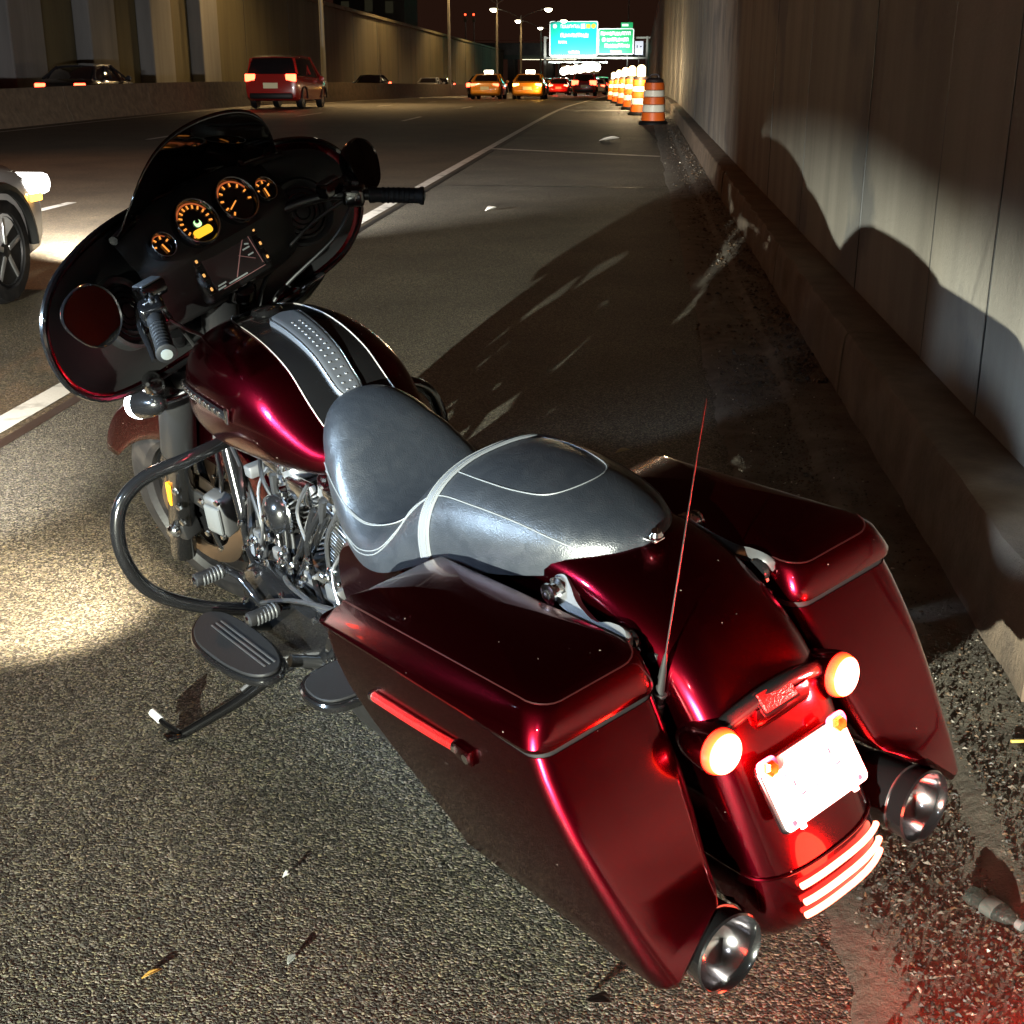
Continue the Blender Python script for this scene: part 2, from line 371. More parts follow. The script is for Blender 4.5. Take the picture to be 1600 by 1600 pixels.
# ---------------- front turn signals (running lights lit)
for s in (1, -1):
    o = V(1.408, .235 * s, .777); d = V(.96, .05 * s, -.06).normalized()
    ts = sp('turn_signal', lathe([(.004, -.062), (.016, -.056), (.027, -.036), (.034, -.008), (.0365, .012), (.0365, .018)], o, d, 24), BLKG)
    sp('lamp_lens', lathe([(.0365, .018), (.0375, .024), (.035, .040), (.02, .050), (.002, .052)], o, d, 24), WHL, ts)
    sp('signal_stem', tube([o - d * .03 + V(0, 0, 0), (1.37, .17 * s, .765), (1.36, .10 * s, .76)], .010, 10), CHR, ts)

# ---------------- fairing
RIM = [(1.290, 0, 1.218), (1.285, .13, 1.228), (1.276, .25, 1.224), (1.270, .34, 1.206), (1.266, .42, 1.172), (1.263, .475, 1.115), (1.263, .495, 1.04), (1.268, .475, .955), (1.283, .40, .890), (1.305, .27, .860), (1.325, .13, .850), (1.335, 0, .848)]
rim = RIM + [(x, -y, z) for x, y, z in reversed(RIM[1:-1])]
rimP = spl(rim, 5, closed=True)
def shell(depths):
    rings = []
    for t in depths:
        k_ = t / (PI / 2); s = 1 - k_; adv = 1 - (1 - k_) ** 1.45
        rings.append([V(p.x + (1.60 - p.x) * adv - .03 * (1 - s), p.y * s, .985 + (p.z - .985) * s) for p in rimP])
    return rings
rg = shell([R(a) for a in (0, 8, 16, 25, 35, 45, 55, 65, 74, 82, 88)])
fair = sp('fairing', loft([[V(1.585, p.y * .02, .985 + (p.z - .985) * .02) if False else p for p in r_] for r_ in rg], cap=False), RED)
fs = fair.modifiers.new('thick', 'SOLIDIFY'); fs.thickness = .006; fs.offset = -1
sp('headlight', lathe([(.004, .055), (.05, .05), (.085, .025), (.095, 0), (.10, -.02), (.09, -.06)], (1.545, 0, .985), (1, 0, -.05), 32), M('headlight_lens', (.9, .9, .9), .1, emit=(.95, .98, 1), es=6), fair)
sp('headlight_ring', tube([(1.553, .106 * math.cos(a), .985 + .106 * math.sin(a)) for a in [2 * PI * j / 24 for j in range(24)]], .009, 8, 1, closed=True, smooth=False), CHR, fair)
sp('fairing_edge', tube([p for p in rimP], .0075, 8, 1, closed=True, smooth=False), BLKG, fair)
# inner fairing: a bowl facing the rider
inn = []
for sc, dx in ((.985, .002), (.95, .012), (.90, .028), (.82, .045), (.70, .058), (.5, .055), (.3, .04), (.1, .03), (.01, .03)):
    inn.append([V(p.x * 1 + dx + (1 - sc) * (1.26 - p.x) * .5, p.y * sc, 1.03 + (p.z - 1.03) * sc) for p in rimP])
inner = sp('inner_fairing', loft(inn, cap=False), MATT)
sp('fairing_underside', loft([[V(1.33, y, .862 - .02 * math.cos(y * 6)) for y in (-.26, -.13, 0, .13, .26)], [V(1.42, y * .8, .83) for y in (-.26, -.13, 0, .13, .26)], [V(1.50, y * .5, .85) for y in (-.26, -.13, 0, .13, .26)]], cap=False, closed=False), BLKG, inner)
# lower nacelle between fairing and fork
sp('fork_nacelle', loft([[V(1.40 + .07 * math.cos(a), (.15 - .02 * k) * math.sin(a), .87 - .035 * k) for a in [2 * PI * j / 24 for j in range(24)]] for k in range(4)]), BLKG, inner)
for s in (1, -1):
    sp('fork_cowl', tube([(1.27, .30 * s, .875), (1.33, .25 * s, .845), (1.40, .19 * s, .80), (1.43, .13 * s, .765)], lambda t: .030 * min(1, .15 + 3 * t) - .004 * t, 12), BLKG, inner)

# instrument panel
DN = V(-.87, 0, .49).normalized()
PANEL = []
for yy in [-.235 + .47 * j / 24 for j in range(25)]:
    e = abs(yy) / .235; dip = .030 * e ** 2.5
    pr = [(1.305, 1.228 - dip * .9), (1.272, 1.222 - dip), (1.252, 1.208 - dip), (1.240, 1.190 - dip), (1.222, 1.15 - .6 * dip), (1.206, 1.118), (1.200, 1.10), (1.206, 1.085), (1.215, 1.02), (1.225, .975), (1.25, .955), (1.32, .945)]
    PANEL.append([V(x + .035 * e ** 3, yy, z) for x, z in pr])
sp('instrument_panel', sheet(PANEL), MATT, inner)
def gauge(y, z, x, r, kind):
    m = frame((x, y, z), DN, (0, 0, 1)); T = lambda vf: tr(vf, m)
    g_ = sp('gauge', T(lathe([(r * 1.02, -.03), (r * 1.10, -.004), (r * 1.12, .006), (r * 1.04, .012), (r * .97, .008), (r * .95, 0)], n=32, cap=False)), BLKG)
    sp('bezel', T(tube([(r * 1.05 * math.cos(a), r * 1.05 * math.sin(a), .0118) for a in [2 * PI * j / 32 for j in range(32)]], r * .035, 6, 1, closed=True, smooth=False)), STEEL, g_)
    sp('dial_face', T(lathe([(r * .96, .0), (r * .5, .0005), (.001, .001)], n=32, cap=False)), GLASS, g_)
    # outer glow arc
    a0, a1 = (R(20), R(150)) if r > .03 else (R(40), R(140))
    arc = [[V(q * r * math.cos(a0 + (a1 - a0) * j / 20), q * r * math.sin(a0 + (a1 - a0) * j / 20), .0022) for q in (.86, .94)] for j in range(21)]
    sp('dial_arc', T(sheet(arc)), BROWN, g_, smooth=0)
    if r > .03:
        nt = 13 if kind == 'speed' else 9; st, en = R(225), R(-15)
        for j in range(nt):
            a = st + (en - st) * j / (nt - 1)
            mm = Matrix.Rotation(a, 4, 'Z')
            sp('dial_mark', T(tr(box((r * .74, 0, .003), (r * .17, r * .075, .001)), mm)), ORNG, g_, smooth=0)
        if kind == 'speed':
            sp('odometer', T(plate(rrect(-r * .52, r * .52, -r * .68, -r * .30, r * .16), .002, Matrix.Translation((0, 0, .002)))), LCD, g_)
            sp('indicator_lamp', T(plate(rrect(-r * .16, r * .2, -r * .24, r * .10, r * .15), .002, Matrix.Translation((0, 0, .002)))), GRNL, g_)
        else:
            sp('needle', T(tr(box((r * .36, 0, .006), (r * .62, r * .055, .0015)), Matrix.Rotation(R(205), 4, 'Z'))), ORNG, g_, smooth=0)
        sp('needle_hub', T(lathe([(r * .10, .002), (r * .10, .008), (r * .04, .010)], n=14)), BLKG, g_)
    else:
        for j in range(4):
            a = R(170 - 50 * j)
            sp('dial_mark', T(tr(box((r * .70, 0, .003), (r * .26, r * .13, .001)), Matrix.Rotation(a, 4, 'Z'))), ORNG, g_, smooth=0)
        sp('needle', T(tr(box((r * .28, 0, .005), (r * .8, r * .12, .0015)), Matrix.Rotation(R(-80 if y > 0 else -95), 4, 'Z'))), ORNG, g_, smooth=0)
gauge(.064, 1.160, 1.212, .050, 'speed'); gauge(-.062, 1.162, 1.212, .050, 'tach')
gauge(.163, 1.146, 1.222, .027, 'fuel'); gauge(-.160, 1.148, 1.222, .027, 'volt')
# infotainment unit
SN = V(-.96, 0, .26).normalized(); sm = frame((1.205, .012, 1.050), SN, (0, 0, 1)); T = lambda vf: tr(vf, sm)
ru = sp('infotainment_unit', T(rbox((0, 0, -.016), (.205, .128, .036), .012, 3)), MATT)
sp('screen', T(plate(rrect(-.078, .078, -.046, .046, .004), .003, Matrix.Translation((0, 0, .001)))), SCRB, ru)
bits = []
def stroke(x0, y0, x1, y1, w=.0022):
    d = V(x1 - x0, y1 - y0, 0); L_ = d.length; a = math.atan2(d.y, d.x)
    return T(tr(box((L_ / 2, 0, .0046), (L_, w, .0006)), Matrix.Translation((x0, y0, 0)) @ Matrix.Rotation(a, 4, 'Z')))
for q in ((-.072, .040, -.052, .040), (-.045, .040, .028, .040), (.040, .040, .066, .040), (-.074, -.043, -.05, -.043), (-.04, -.043, .02, -.043), (-.07, -.036, -.045, -.036), (.038, .006, .060, .006), (.045, -.010, .062, -.010), (.05, .016, .062, .012)):
    bits.append(stroke(*q, w=.0034))
sp('screen_text', join(*bits), SCRL, ru, smooth=0)
sp('screen_route', join(stroke(.068, .043, .034, .010), stroke(.034, .010, -.012, -.040), stroke(.020, .0, .060, -.024, .0012), stroke(.068, .043, .074, -.040, .0018), stroke(-.06, -.0475, .076, -.0475, .0016)), SCRR, ru, smooth=0)
for k in range(3):
    for s in (-1, 1):
        b_ = sp('button', T(rbox((.091 * s, .034 - .034 * k, .002), (.017, .024, .008), .003)), BLK, ru)
        sp('button_lamp', T(plate(rrect(.091 * s - .003, .091 * s + .003, .034 - .034 * k - .004, .034 - .034 * k + .004, .002), .0012, Matrix.Translation((0, 0, .006)))), BTN, b_)
# speakers
for s in (1, -1):
    m = frame((1.262, .285 * s, 1.045), V(-.9, -.30 * s, .3), (0, 0, 1)); T2 = lambda vf: tr(vf, m)
    spk = sp('speaker', T2(lathe([(.082, -.02), (.084, .004), (.078, .010), (.070, .006), (.066, .002), (.03, .006), (.002, .010)], n=36)), MATT)
    for q in (.058, .045, .032, .019):
        sp('speaker_ring', T2(tube([(q * math.cos(a), q * math.sin(a), .010 - q * .09) for a in [2 * PI * j / 30 for j in range(30)]], .0022, 5, 1, closed=True, smooth=False)), BLKG, spk)
# ignition and switches under the dash
sp('ignition_switch', lathe([(.03, 0), (.03, .03), (.024, .036), (.006, .038)], (1.235, 0, .955), V(-.6, 0, .8), 20), BLKG)
for k in (-1, 0, 1): sp('rocker_switch', rbox((1.212, .03 * k, .985), (.012, .02, .013), .003), STEEL)

# windscreen
def ws(u, v):
    """u -1..1 across, v 0..1 up"""
    y = .265 * u * (1 - .10 * v - .46 * v ** 3.0 * 0 )
    wv = (1 - v ** 2.6) ** .5 if v < 1 else 0
    y = (.262 * (1 - v) + .236 * v) * u
    top = 1.366 - .050 * abs(u) ** 2 - .095 * abs(u) ** 5; bot = 1.212 - .012 * abs(u)
    z = bot + (top - bot) * v
    x = 1.318 - .075 * u * u - (z - bot) * (1.03 - .15 * v) + .0 * wv
    return V(x, y, z)
rows = [[ws(-1 + 2 * i / 30, j / 14) for i in range(31)] for j in range(15)]
wsc = sp('windscreen', sheet(rows), SMOKE); so = wsc.modifiers.new('thick', 'SOLIDIFY'); so.thickness = .004
sp('windscreen_trim', tube([ws(-1 + 2 * i / 30, 0) + V(-.004, 0, 0) for i in range(31)], .010, 8, 1, smooth=False), BLKG, wsc)
for u in (-.62, 0, .62): bolt(ws(u, .02) + V(-.012, 0, .004), V(-.8, 0, .5), .008, .006, BLKG, wsc, f=sp)

# mirrors on the fairing wings
for s in (1, -1):
    m = frame((1.155, .435 * s, 1.108), V(-.93, .18 * s, .16), (0, .30 * s, 1)); T3 = lambda vf: tr(vf, m)
    out = spl([(-.052 * s, .018), (-.03 * s, .052), (.012 * s, .062), (.052 * s, .045), (.066 * s, .002), (.045 * s, -.045), (0, -.064), (-.04 * s, -.04)], 5, closed=True)
    def sc_(q, z): return [V(p.x * q, p.y * q, z) for p in out]
    mr_ = sp('mirror', T3(loft([sc_(.3, -.05), sc_(.75, -.040), sc_(.97, -.018), sc_(1.04, .0), sc_(1.0, .006), sc_(.95, .003)])), BLKG)
    sp('mirror_glass', T3(loft([sc_(.95, .0034), sc_(.5, .0038), sc_(.02, .0042)], cap=False)), MIRG, mr_)
    sp('mirror_stem', tube([(1.18, .43 * s, 1.10), (1.215, .40 * s, 1.07), (1.25, .36 * s, 1.04)], .016, 10), BLKG, mr_)

# handlebar, grips, controls
hb = [(1.285, 0, 1.03), (1.28, .10, 1.03), (1.255, .20, 1.075), (1.165, .285, 1.085), (1.09, .335, 1.068), (.975, .418, 1.032)]
for s in (1, -1):
    pts = [V(x, y * s, z) for x, y, z in hb]; P_ = spl(pts, 8)
    sp('handlebar', tube(pts[:5] + [pts[4].lerp(pts[5], .3)], .0135, 12), BLK)
    g0 = pts[4].lerp(pts[5], .10); ax = (pts[5] - g0).normalized(); Lg = (pts[5] - g0).length
    gp = sp('grip', lathe([(.0165, 0), (.0195, .003), (.0195, .012), (.0175, .016), (.0178, Lg * .55), (.0185, Lg - .012), (.0215, Lg - .008), (.0215, Lg - .002), (.019, Lg), (.004, Lg + .001)], g0, ax, 24), RUB)
    for k in range(7): sp('grip_ring', lathe([(.0178, 0), (.0190, .0015), (.0190, .0055), (.0178, .007)], g0 + ax * (.03 + k * .0125), ax, 20, cap=False), RUB, gp)
    sp('end_cap', lathe([(.012, 0), (.012, .002), (.003, .003)], g0 + ax * (Lg + .0005), ax, 16), M('grip_end', (.09, .10, .10), .45), gp)
    # switch housing
    hz = pts[4].lerp(pts[5], -.14)
    hs = sp('switch_housing', tr(rbox((0, 0, 0), (.056, .05, .052), .012, 3), frame(hz, ax, (0, 0, 1))), BLKG)
    for k in range(3): sp('switch_button', tr(rbox((-.012 + .012 * k, .026, .004), (.009, .006, .016), .002), frame(hz, ax, V(-.8, 0, .6))), M('switch_cap', (.07, .07, .075), .4), hs)
    for k in range(2): sp('switch_button', tr(rbox((-.008 + .016 * k, .027, -.018), (.010, .006, .012), .002), frame(hz, ax, V(-.8, 0, .6))), MATT, hs)
    sp('housing_seam', tube([hz + V(.0, 0, .0) + (Matrix.Rotation(a, 3, ax) @ V(.0, 0, .0285)) + ax * .012 for a in [2 * PI * j / 20 for j in range(20)]], .0016, 5, 1, closed=True, smooth=False), STEEL, hs)
    # lever and reservoir
    lv = [hz + V(.045, 0, .0), hz + V(.06, 0, -.004) + ax * .06, hz + V(.052, 0, -.010) + ax * .13, hz + V(.050, 0, -.014) + ax * .175]
    sp('lever', tube(lv, lambda t: .0085 - .003 * t, 10), BLKG)
    rs = sp('reservoir', tr(rbox((0, 0, 0), (.065, .04, .034), .007), frame(hz + V(.035, -.035 * s, .03), (0, 0, 1), (1, 0, 0))), BLKG)
    sp('reservoir_lid', tr(rbox((0, 0, .019), (.055, .034, .004), .002), frame(hz + V(.035, -.035 * s, .03), (0, 0, 1), (1, 0, 0))), ALU, rs)
    sp('cable', tube([hz + V(.03, 0, -.01), hz + V(.10, -.09 * s, -.05), (1.30, .14 * s, .93), (1.33, .09 * s, .82)], .0055, 8), MATT)
    sp('cable', tube([hz + V(.0, -.02 * s, -.02), hz + V(.03, -.08 * s, -.08), (1.25, .12 * s, .90), (1.30, .06 * s, .80)], .0045, 8), MATT)

# ---------------- fuel tank
TK = [(.600, .060, .728, .742), (.615, .095, .708, .752), (.64, .122, .695, .768), (.68, .146, .684, .785), (.74, .168, .674, .832), (.81, .188, .664, .893), (.92, .202, .655, .936), (1.04, .203, .652, .950), (1.13, .192, .656, .942), (1.20, .168, .672, .915), (1.245, .125, .70, .880), (1.27, .075, .735, .845), (1.283, .02, .775, .80)]
def tank_pt(x, a, off=0):
    w, zb, zt = lerp_tab(TK, x); zc = zb + (zt - zb) * .40; c, s = math.cos(a), math.sin(a)
    n = 2.75 if s > 0 else 2.3; y = (w + off) * math.copysign(abs(c) ** (2 / n), c)
    z = zc + ((zt - zc + off) if s > 0 else (zc - zb + off)) * math.copysign(abs(s) ** (2 / n), s)
    return V(x, y, z)
xs = [.600 + (1.283 - .600) * (.5 - .5 * math.cos(PI * i / 44)) for i in range(45)]
tank = bp('fuel_tank', loft([[tank_pt(x, 2 * PI * j / 48) for j in range(48)] for x in xs]), RED)
def ang_for_y(x, y):
    lo, hi = R(20), PI / 2
    for _ in range(30):
        mid = (lo + hi) / 2
        if tank_pt(x, mid).y > y: lo = mid
        else: hi = mid
    return (lo + hi) / 2
def panel_w(x): return lerp_tab([(.64, .080), (.68, .092), (.83, .090), (1.0, .083), (1.10, .066), (1.18, .02)], x)[0]
rows = []
for i in range(34):
    x = .64 + (1.175 - .64) * i / 33; a0 = ang_for_y(x, panel_w(x)); rows.append([tank_pt(x, a0 + (PI - 2 * a0) * j / 20, .0022) for j in range(21)])
bp('tank_panel', sheet(rows), BLKP, tank)
for s in (0, -1): bp('pinstripe', tube([r_[s] + V(0, 0, .0006) for r_ in rows], .0013, 6, 1, smooth=False), M('tank_pinstripe', (.22, .20, .19), .4, .3), tank)
# console down the middle
def con_pt(x, y): 
    t = tank_pt(x, PI / 2).z; return t
rows = []
for i in range(30):
    q = i / 29; x = .712 + .270 * q; w = .030 + .012 * q
    if q < .12: w *= math.sqrt(max(.02, 1 - ((.12 - q) / .12) ** 2))
    if q > .94: w *= math.sqrt(max(.03, 1 - ((q - .94) / .06) ** 2))
    z = con_pt(x, 0); rows.append([V(x, w * math.cos(PI * j / 12), z - .003 + .019 * min(1, math.sin(PI * j / 12) * 1.6)) for j in range(13)])
con = bp('tank_console', sheet(rows), M('console_black', (.035, .037, .042), .35, .3, bump=(900, .2, .0004, 'noise')), tank)
for i in range(15):
    for s in (-1, 1):
        x = .729 + i * .0135; bp('console_stud', lathe([(.0038, 0), (.0032, .0022), (.001, .0028)], (x, .009 * s, con_pt(x, 0) + .0150), (0, 0, 1), 8), ALU, con)
bp('console_rim', tube([r_[2] + V(0, .001, 0) for r_ in rows] , .0022, 6, 1, smooth=False), STEEL, con); bp('console_rim', tube([r_[10] + V(0, -.001, 0) for r_ in rows], .0022, 6, 1, smooth=False), STEEL, con)
bp('fuel_cap', lathe([(.034, 0), (.036, .008), (.032, .016), (.012, .019), (.002, .019)], (1.055, 0, .945), (0.02, 0, 1), 28), BLKG, tank)
# side badges
for s in (1, -1):
    base = [tank_pt(x, R(a), .003) for x, a in ((1.225, 12), (1.18, 11), (1.10, 9.5), (1.00, 8.0), (.915, 6.5))]
    base = [V(p.x, p.y * s, p.z) for p in base]
    bd = bp('tank_badge', tube(base, lambda t: .0045 + .0045 * t, 8, 6), BLKG, tank)
    P_ = spl(base, 8)
    for i in range(5, 30, 2): bp('badge_letter', rbox(P_[i] + V(0, .0065 * s, .001), (.010, .005, .006 + .006 * i / 30), .001), CHR, bd)
    e = P_[-1]; bp('badge_tip', tr(rbox((0, 0, 0), (.012, .036, .007), .002), frame(e + V(-.004, .003 * s, .002), (0, s, 0), (-.35, 0, 1))), CHR, bd)
    bp('badge_line', tube([p + V(0, .004 * s, -.010) for p in base], .0018, 6, 4), CHR, bd)
bp('tank_seam', tube([tank_pt(x, R(-52), .001) for x in [.63 + .58 * i / 20 for i in range(21)]], .003, 6, 1, smooth=False), BLK, tank)

# ---------------- seat
SEAT = [(-.165, .015, .752, .768), (-.150, .058, .742, .785), (-.11, .098, .730, .805), (-.04, .130, .716, .822), (.04, .152, .700, .832), (.12, .166, .686, .836), (.20, .172, .672, .833), (.26, .178, .655, .815), (.305, .186, .636, .775), (.345, .193, .618, .728), (.39, .198, .605, .700), (.45, .195, .600, .692), (.52, .180, .612, .718), (.56, .168, .630, .756), (.60, .154, .655, .797), (.64, .138, .690, .826), (.675, .118, .725, .840), (.705, .092, .756, .842), (.727, .055, .785, .834), (.740, .02, .805, .824)]
def seat_pt(x, a, off=0):
    w, zl, zt = lerp_tab(SEAT, x); c, s = math.cos(a), max(0, math.sin(a)); n = 2.5
    dish = .014 * max(0, 1 - abs(x - .44) / .16)
    y = (w + off) * math.copysign(abs(c) ** (2 / n), c) * (1 + .04 * math.sin(2 * abs(PI / 2 - a)) * (1 if x < .6 else 0))
    z = zl + (zt - zl + off) * s ** (2 / n) - dish * (s ** 6) * (1 if abs(c) < .6 else .3)
    return V(x, y, z)
xs = [-.165 + .903 * (.5 - .5 * math.cos(PI * i / 70)) for i in range(71)]
rings = []
for x in xs:
    rr = [seat_pt(x, PI * j / 30) for j in range(31)]; w, zl, zt = lerp_tab(SEAT, x)
    rr += [V(x, -w * q, zl - .012) for q in (.8, .4, -.4, -.8)]; rings.append(rr)
seat = bp('seat', loft(rings), LEATHER)
def seam(pts, r=.0014, mat=VINYL, name='seam'):
    return bp(name, tube([seat_pt(x, R(a), .0008) for x, a in pts], r, 6, 6), mat, seat)
for f_ in (lambda a: a, lambda a: 180 - a):
    seam([(.645, f_(8)), (.60, f_(20)), (.54, f_(30)), (.47, f_(40)), (.40, f_(52)), (.355, f_(62))])
    seam([(.655, f_(10)), (.595, f_(22)), (.535, f_(32)), (.465, f_(42)), (.395, f_(54)), (.35, f_(64))])
    seam([(.52, f_(9)), (.45, f_(16)), (.38, f_(24)), (.33, f_(36)), (.29, f_(42)), (.22, f_(44)), (.12, f_(43)), (.02, f_(40)), (-.06, f_(33)), (-.12, f_(22))])
    seam([(.54, f_(5)), (.46, f_(11)), (.39, f_(18)), (.34, f_(30)), (.30, f_(38)), (.25, f_(43))])
seam([(.215, 64), (.14, 62), (.06, 63), (.0, 70), (-.02, 90), (.0, 110), (.06, 117), (.14, 118), (.215, 116)], .0012)
# nose welt and passenger strap
st = [[seat_pt(.232 + dx, R(3 + 174 * j / 40), .0045 if 0 < k < 3 else .0008) for k, dx in enumerate((-.015, -.013, .013, .015))] for j in range(41)]
strap = bp('passenger_strap', sheet(st), STRAP, seat)
for dx in (-.009, .009): bp('strap_seam', tube([seat_pt(.232 + dx, R(3 + 174 * j / 40), .005) for j in range(41)], .001, 5, 1, smooth=False), VINYL, strap)
bp('seat_base', loft([[V(x, w * math.cos(a), z + .02 * math.sin(a)) for a in [2 * PI * j / 20 for j in range(20)]] for x, w, z in ((-.14, .03, .735), (-.08, .10, .71), (.1, .13, .675), (.3, .15, .61), (.45, .16, .585), (.6, .11, .63), (.68, .06, .69))]), MATT, seat)
bp('seat_bolt', lathe([(.011, 0), (.012, .006), (.008, .012), (.002, .013)], (-.178, 0, .776), V(-.3, 0, 1), 14), CHR, seat)
bp('seat_tab', rbox((-.170, 0, .772), (.035, .022, .004), .001), CHR, seat)

# ---------------- side covers
for s in (1, -1):
    poly = spl([(.30, .40), (.52, .40), (.60, .47), (.585, .575), (.50, .625), (.36, .63), (.27, .57)], 5, closed=True)
    m = Matrix(((1, 0, 0, 0), (0, 0, s, .155 * s), (0, 1, 0, 0), (0, 0, 0, 1)))
    bp('side_cover', plate([(p.x, p.y) for p in poly], .022, m, .008), RED)
# soft creases in the leather
_n = LEATHER.node_tree.nodes; _L = LEATHER.node_tree.links; _b = [q for q in _n if q.type == 'BUMP'][0]
_t = _n.new('ShaderNodeTexNoise'); _t.inputs['Scale'].default_value = 26; _t.inputs['Detail'].default_value = 5; _t.inputs['Distortion'].default_value = 1.2
_b2 = _n.new('ShaderNodeBump'); _b2.inputs['Strength'].default_value = .07; _b2.inputs['Distance'].default_value = .010
_L.new([q for q in _n if q.type == 'TEX_COORD'][0].outputs['Object'], _t.inputs['Vector']); _L.new(_t.outputs['Fac'], _b2.inputs['Height']); _L.new(_b2.outputs['Normal'], _b.inputs['Normal'])
_r = _n.new('ShaderNodeMapRange'); _r.inputs[1].default_value = .35; _r.inputs[2].default_value = .7; _r.inputs[3].default_value = .32; _r.inputs[4].default_value = .43
_L.new(_t.outputs['Fac'], _r.inputs[0]); _L.new(_r.outputs[0], _n['Principled BSDF'].inputs['Roughness'])
# ---------------- rear fender and tail
FP = spl([(.34, .655), (.22, .715), (.10, .752), (-.02, .772), (-.12, .770), (-.21, .748), (-.30, .702), (-.375, .636), (-.425, .56), (-.462, .475), (-.492, .395), (-.512, .335), (-.520, .285), (-.508, .245), (-.485, .22)], 4)
def fen_ring(i, n=24, off=0):
    p = FP[i]; a = FP[max(i - 1, 0)]; b = FP[min(i + 1, len(FP) - 1)]; t = (b - a).normalized(); nr = Vector((t.y, -t.x)) * -1
    if nr.x * (p.x - 0) + nr.y * (p.y - .33) < 0: nr = -nr
    q = i / (len(FP) - 1); w = .129 + .006 * q; dep = .13 + .05 * math.sin(PI * q) - (.10 * max(0, (q - .72) / .28)); out = []
    for j in range(n + 1):
        u = -1 + 2 * j / n; e = abs(u)
        if e < .62: y = w * .98 * math.sin(e / .62 * PI / 2) ; d = .050 * (1 - math.cos(e / .62 * PI / 2)) ** 1.25
        else: y = w * (.98 + .02 * (e - .62) / .38); d = .050 + (dep - .05) * (e - .62) / .38
        out.append(V(p.x - nr.x * (d - off), math.copysign(y + off, u), p.y - nr.y * (d - off)))
    return out
rf = bp('rear_fender', sheet([fen_ring(i) for i in range(len(FP))]), RED); so = rf.modifiers.new('thick', 'SOLIDIFY'); so.thickness = .004; so.offset = -1
k0 = 40
pass
#, sheet([fen_ring(i, off=.0025)[2:23] for i in range(46, len(FP))]), RED, rf)
# tail light strips, three curved bars
def fen_at(q, u, off):
    i = q * (len(FP) - 1); i0 = min(int(i), len(FP) - 2); f_ = i - i0; j = (u + 1) / 2 * 24; j0 = min(int(j), 23); g_ = j - j0
    A = fen_ring(i0, off=off); B_ = fen_ring(i0 + 1, off=off)
    return A[j0].lerp(A[j0 + 1], g_).lerp(B_[j0].lerp(B_[j0 + 1], g_), f_)
for k, q in enumerate((.792, .829, .866)):
    tl = bp('tail_light', tube([fen_at(q - .016 * abs(u) ** 2, u, .0055) for u in [-.38 + .60 * j / 20 for j in range(21)]], .0050, 8, 1, smooth=False), STRIPL)
bp('fascia_line', tube([fen_at(.70 + .065 * (1 - (abs(u) / .93) ** 2.4), u, .0015) for u in [-.93 + 1.86 * j / 40 for j in range(41)]], .0026, 6, 1, smooth=False), RED, rf)
# signal bar and rear signals
bar = bp('signal_bar', tube([(-.395, .125, .565), (-.408, .07, .590), (-.412, 0, .600), (-.408, -.07, .590), (-.395, -.125, .565)], .014, 12), BLKG)
bp('signal_bracket', rbox((-.415, 0, .575), (.03, .12, .04), .01), RED, bar)
for s in (1, -1):
    o = V(-.412, .130 * s, .560); d = V(-.93, .05 * s, .10).normalized()
    ts = bp('turn_signal', lathe([(.004, -.075), (.018, -.066), (.029, -.044), (.0345, -.015), (.0365, .0), (.0365, .010)], o, d, 28), RED)
    ln = mk('lamp_lens', lathe([(.0345, 0), (.0345, .004), (.031, .014), (.018, .021), (.002, .023)], (0, 0, 0), (0, 0, 1), 28), TAILL, ts)
    ln.matrix_local = frame(o + d * .010, d)
bp('red_reflector', tr(rbox((0, 0, 0), (.066, .030, .008), .002), frame((-.425, .012, .598), V(-.72, 0, .69), (0, 0, 1))), REFL, rf)
bp('reflector_frame', tr(plate(rrect(-.037, .037, -.019, .019, .003), .004), frame((-.422, .012, .595), V(-.72, 0, .69), (0, 0, 1))), BLKG, rf)
# licence plate
pc = V(-.4745, .006, .4775); pn = V(-.865, 0, .50).normalized(); pm = frame(pc, pn, (0, 0, 1)); TP = lambda vf: tr(vf, pm)
lp = bp('licence_plate', TP(plate(rrect(-.0895, .0895, -.0515, .0515, .010), .0022, Matrix.Translation((0, 0, .014)), .0006)), PLATE)
bp('plate_frame', TP(plate(rrect(-.093, .093, -.054, .054, .012), .010, Matrix.Translation((0, 0, .003)), .002)), BLKG, lp)
for s in (-1, 1):
    bp('plate_clip', TP(plate(rrect(.075 * s - .020, .075 * s + .020, .036, .060, .010), .003, Matrix.Translation((0, 0, .0163)), .0008)), M('plate_clip_purple', (.35, .16, .42), .4), lp)
    bp('plate_bolt', TP(mv(lathe([(.0118, 0), (.0125, .006), (.0085, .011), (.002, .012)], n=6), (.074 * s, .044, .0195))), GOLD, lp)
    bp('plate_hole', TP(mv(lathe([(.0042, 0), (.0040, .0008), (.001, .0008)], n=10), (.072 * s, -.043, .0163))), DKMARK, lp)
    bp('plate_tab', TP(rbox((.058 * s, -.0535, .014), (.010, .008, .006), .001)), PLATE, lp)
for x, y, w, h in ((-.042, .006, .003, .009), (-.052, .023, .004, .003), (-.034, -.014, .011, .0028), (-.006, -.015, .008, .002), (.040, .016, .003, .010), (.046, -.006, .010, .0028)):
    bp('plate_mark', TP(box((x, y, .0166), (w, h, .0006))), DKMARK, lp)

